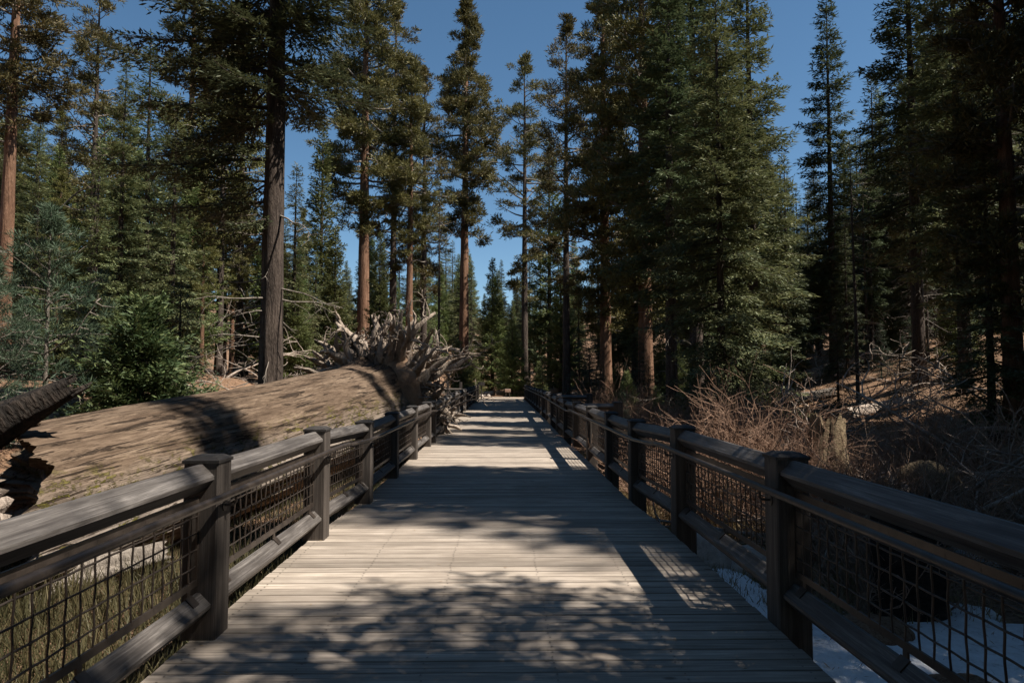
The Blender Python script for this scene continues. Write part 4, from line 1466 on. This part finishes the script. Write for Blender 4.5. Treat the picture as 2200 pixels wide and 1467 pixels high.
def gen_deadbranch(seed, L, r):
    rs = np.random.RandomState(seed)
    mb = MB()
    pts, dd = gnarl(rs, (0, 0, 0), (1, 0, 0.10), L, 10, 0.09)
    pts[:, 2] += 0.1
    tube(mb, pts, r * (1 - .8 * np.linspace(0, 1, 11)), 6, True)
    for q in range(rs.randint(6, 13)):
        i_ = rs.randint(2, 10)
        d = norm(dd + rs.normal(size=3) * .8 + np.array([0, 0, .35]))
        p2, d2 = gnarl(rs, pts[i_], d, L * rs.uniform(.15, .45), 6, .2)
        tube(mb, p2, r * .42 * (1 - .75 * np.linspace(0, 1, 7)), 4, False)
        for w in range(rs.randint(0, 4)):
            p3, _ = gnarl(rs, p2[rs.randint(2, 7)], d2 + rs.normal(size=3) * .7, L * rs.uniform(.06, .18), 4, .2)
            tube(mb, p3, r * .2, 3, False)
    return mb.mesh('dead_branch', M['deadwood'], True)


DB = [gen_deadbranch(61, 2.6, .045), gen_deadbranch(62, 3.4, .05), gen_deadbranch(63, 2.0, .035), gen_deadbranch(64, 4.2, .06)]
for (u0, u1, d0, d1, cnt, lab, grp) in (
        (1640, 2230, 9, 22, 44, 'bleached dead branch lying in the shaded tangle above the snow', 'dead branches of the shaded tangle'),
        (1700, 2100, 24, 44, 22, 'bleached dead branch lying on the shaded slope below the dark trunks', 'dead branches on the shaded slope'),
        (420, 760, 22, 31, 12, 'dead branch lying on the brown earth behind the huge log', 'dead branches on the earth behind the log')):
    for q in range(cnt):
        Y = rw.uniform(d0, d1)
        x = at(rw.uniform(u0, u1), 860, Y).x
        o = link('dead_branch', DB[q % 4])
        o.location = (x, Y, gz(x, Y) + rw.uniform(0, .35))
        o.rotation_euler = (rw.uniform(-.3, .3), rw.uniform(-.6, .15), rw.uniform(0, 6.28))
        s = rw.uniform(.6, 1.1)
        o.scale = (s, s, s)
        tag(o, lab, 'branch', grp)

# logs on the right slope
for (u0, v0, Y0, u1, v1, Y1, r0, lab, mt) in (
        (1715, 720, 36, 1905, 668, 38, .35, 'long pale fallen log lying across the shaded slope, highest one', 'deadwood'),
        (1640, 800, 27, 1790, 775, 28, .28, 'brown fallen log on the shaded slope below the highest pale one', 'greybark'),
        (1820, 800, 21, 1960, 790, 22.5, .22, 'short fallen log in the shaded tangle with a broken end', 'deadwood'),
        (1925, 985, 9.5, 2060, 935, 11.2, .28, 'mossy dark log end poking out of the tangle by the bright snow patch', 'greybark')):
    a, b = at(u0, v0, Y0), at(u1, v1, Y1)
    a.z = gz(a.x, a.y) + r0 * 0.8
    b.z = gz(b.x, b.y) + r0 * 0.9
    rough_log('fallen_log', a, b, r0, r0 * .75, M[mt], lab, 'fallen log', int(u0) % 13, .12, 20, 24)

# stump and boulders
def rock_px(name, mat, u, v, Y, rad, seed, lab, cat, grp=None, amp=.22, lift=.0):
    p = at(u, v, Y)
    return rockmesh(name, mat, (p.x, p.y, gz(p.x, p.y) + lift), rad, seed, lab, cat, grp, amp, 32, 20)


p = at(1772, 960, 12.4)
rough_log('mossy_stump', (p.x, 12.4, gz(p.x, 12.4) - .25), (p.x + .12, 12.55, at(1772, 905, 12.4).z), .50, .30, M['mossrock'], 'tall tan mossy stump standing in sunlight behind the railing', 'stump', 3, .30, 40, 40, jag=.5)
for q in range(9):
    Y = rw.uniform(10.6, 12.0)
    x = at(rw.uniform(1690, 1860), 960, Y).x
    o = link('bare_shrub', BRUSH[q % 3])
    o.location = (x, Y, gz(x, Y))
    s_ = rw.uniform(.45, .85)
    o.scale = (s_, s_, s_)
    o.rotation_euler = (0, 0, rw.uniform(0, 6.28))
    tag(o, 'bare reddish shrub growing in front of the tall tan mossy stump', 'shrub', 'bare shrubs round the tan mossy stump')
rock_px('mossy_stump', M['mossrock'], 1990, 970, 11.8, (.5, .45, .55), 7, 'rounded dark mossy stump in the tangle by the bright snow patch', 'stump', None, .2, .25)
rock_px('boulder', M['rock'], 1510, 1075, 9.2, (.42, .36, .36), 11, 'tan sunlit boulder seen through the wire mesh', 'boulder', None, .2, .12)
rock_px('boulder', M['rock'], 1600, 1090, 9.0, (.34, .3, .28), 12, 'reddish boulder beside the tan sunlit one behind the wire mesh', 'boulder', None, .25, .1)

# black stump by the right railing
st = rough_log('black_stump', (4.65, 7.9, -1.35), (4.7, 7.95, 0.03), .40, .36, M['darkbark'], 'black stump just outside the railing next to the snow', 'stump', 3, .12, 30, 16)


# snow
def snow(cx, cy, rx, ry, seed, lab, th=.16, group=None):
    nu, nv = 64, 10
    t_ = np.linspace(0, 1, nv)
    a_ = np.arange(nu) * 2 * np.pi / nu
    edge = 1 + .35 * wob(np.stack([np.cos(a_) * 2, np.sin(a_) * 2, a_ * 0 + seed], -1), .9, 4, seed)
    X = cx + np.outer(t_, np.cos(a_) * edge) * rx
    Y = cy + np.outer(t_, np.sin(a_) * edge) * ry
    Z = ground_z(X, Y) + th * (1 - np.outer(t_, np.ones(nu)) ** 6) + wob(np.stack([X, Y, X * 0], -1), .5, 3, 4) * .025 - .03
    V = np.stack([X, Y, Z], -1).reshape(-1, 3)
    i_, j_ = np.meshgrid(np.arange(nv - 1), np.arange(nu), indexing='ij')
    Q_ = np.stack([i_ * nu + j_, (i_ + 1) * nu + j_, (i_ + 1) * nu + (j_ + 1) % nu, i_ * nu + (j_ + 1) % nu], -1).reshape(-1, 4)
    m_ = MB()
    m_.add(V, Q_)
    return tag(m_.build('snow_patch', M['snow'], None, True), lab, 'snow', group)


snow(4.4, 6.1, 2.2, 2.9, 2, 'largest patch of old snow under the near end of the shaded railing')
snow(2.75, 7.9, .75, 1.2, 5, 'narrow tongue of snow at the foot of the railing near the boulders')
p = at(2095, 990, 10.2)
snow(p.x, p.y, .45, .35, 7, 'small bright sunlit snow patch among the dead branches', .22)
p = at(1890, 1045, 9.2)
snow(p.x, p.y, .3, .25, 8, 'tiny snow patch beside the black stump', .12)
p = at(2060, 1100, 8.0)
snow(p.x, p.y, .5, .3, 9, 'dim shaded snow strip between the stump and the right edge of the photo', .12)
# bare soil humps that break the snow
rock_px('earth_hump', M['ground'], 1870, 1190, 7.0, (.6, .4, .25), 15, 'dark hump of bare earth at the back edge of the largest snow patch', 'earth hump', None, .3, .0)
rock_px('earth_hump', M['ground'], 2075, 1330, 5.6, (.4, .4, .25), 16, 'dark hump of bare earth in front of the largest snow patch', 'earth hump', None, .3, .0)


# grass and litter
def blades(name, mat, n, fx, seed, hh, ww, lab, cat, flat=False, kind='stuff'):
    rs = np.random.RandomState(seed)
    X, Y = fx(rs, n)
    Z = ground_z(X, Y)
    C = np.stack([X, Y, Z - 0.01], -1)
    if flat:
        U = rs.normal(size=(n, 3)) * np.array([1, 1, .22])
        C[:, 2] += rs.uniform(.01, .05, n)
        Nn = np.array([0, 0, 1.0]) + rs.normal(size=(n, 3)) * .4
    else:
        U = np.array([0, 0, 1.0]) + rs.normal(size=(n, 3)) * .42
        Nn = rs.normal(size=(n, 3)) * np.array([1, 1, .1])
    k_ = rs.uniform(.5, 1.4, n)
    m_ = MB()
    m_.add(*cards(C, U, Nn, hh * k_, ww * k_))
    return tag(m_.build(name, mat), lab, cat, kind=kind)


def clumped(x0, x1, y0, y1, pw=1.0):
    def f(rs, n):
        m = int(n / 25)
        cx, cy = rs.uniform(x0, x1, m), y0 + (y1 - y0) * rs.rand(m) ** pw
        i_ = rs.randint(0, m, n)
        return cx[i_] + rs.normal(size=n) * .12, cy[i_] + rs.normal(size=n) * .12
    return f


blades('grass', M['grass'], 30000, clumped(-4.6, -1.9, 3.0, 22.0), 1, .20, .009, 'green and straw coloured grass along the foot of the railing beside the log', 'grass')
blades('dry_grass', M['drygrass'], 26000, clumped(2.1, 5.5, 7.5, 22.0), 2, .22, .012, 'dry yellow grass along the foot of the shaded railing', 'grass')


def wide(x0, x1, y0, y1, pw=1.6):
    def f(rs, n):
        return rs.uniform(x0, x1, n), y0 + (y1 - y0) * rs.rand(n) ** pw
    return f


blades('forest_litter', M['litter'], 34000, wide(2.2, 26, 4, 42), 3, .16, .022, 'brown twigs and bark chips littering the ground among the bare shrubs', 'litter', True)
blades('needle_litter', M['litter'], 26000, wide(-26, -4.5, 8, 44), 4, .14, .02, 'brown needles and twigs littering the ground behind the log', 'litter', True)


def scatter(name, mat, n, cx, cy, rx, ry, lift, seed, hh, ww, lab, cat, deck=False):
    rs = np.random.RandomState(seed)
    a_, r_ = rs.uniform(0, 6.28, n), np.sqrt(rs.rand(n))
    X, Y = (cx + rx * r_ * np.cos(a_), cy + ry * r_ * np.sin(a_)) if not deck else (rs.uniform(-1.7, 1.6, n), rs.uniform(1.8, 22, n))
    Z = ground_z(X, Y) + lift if not deck else np.interp(Y, PROF_Y, PROF_Z) + 0.006
    C = np.stack([X, Y, Z], -1)
    U = rs.normal(size=(n, 3)) * np.array([1, 1, .05 if deck else .3])
    k_ = rs.uniform(.4, 1.5, n)
    m_ = MB()
    m_.add(*cards(C, U, np.array([0, 0, 1.0]) + rs.normal(size=(n, 3)) * .15, hh * k_, ww * k_))
    tag(m_.build(name, mat), lab, cat, kind='stuff')


scatter('snow_litter', M['litter'], 900, 4.0, 6.1, 1.9, 2.6, .13, 5, .07, .008, 'needles and bits of bark fallen on the largest snow patch', 'litter')
scatter('deck_litter', M['litter'], 420, 0, 0, 1, 1, 0, 6, .035, .006, 'scattered brown needles and bits of bark on the planks', 'litter', True)

blades('tall_grass', M['grass'], 16000, clumped(-6.2, -2.0, 3.6, 9.5), 8, .34, .009, 'longer dark green grass around the near end of the huge log', 'grass')
rough_log('rotten_wood', (-5.3, 7.6, -0.85), (-4.3, 8.9, -0.72), .22, .16, M['greybark'], 'splintered rotten wood lying in the grass below the near end of the huge log', 'rotten wood', 6, .4)
rough_log('rotten_wood', (-6.6, 5.3, -0.8), (-4.9, 6.6, -0.75), .42, .30, M['darkbark'], 'added rotten wood chunk, black in place of shade, lying in the grass at the left edge behind the mesh', 'rotten wood', 10, .35)  # chunk added here, its near black colour supplies the shade
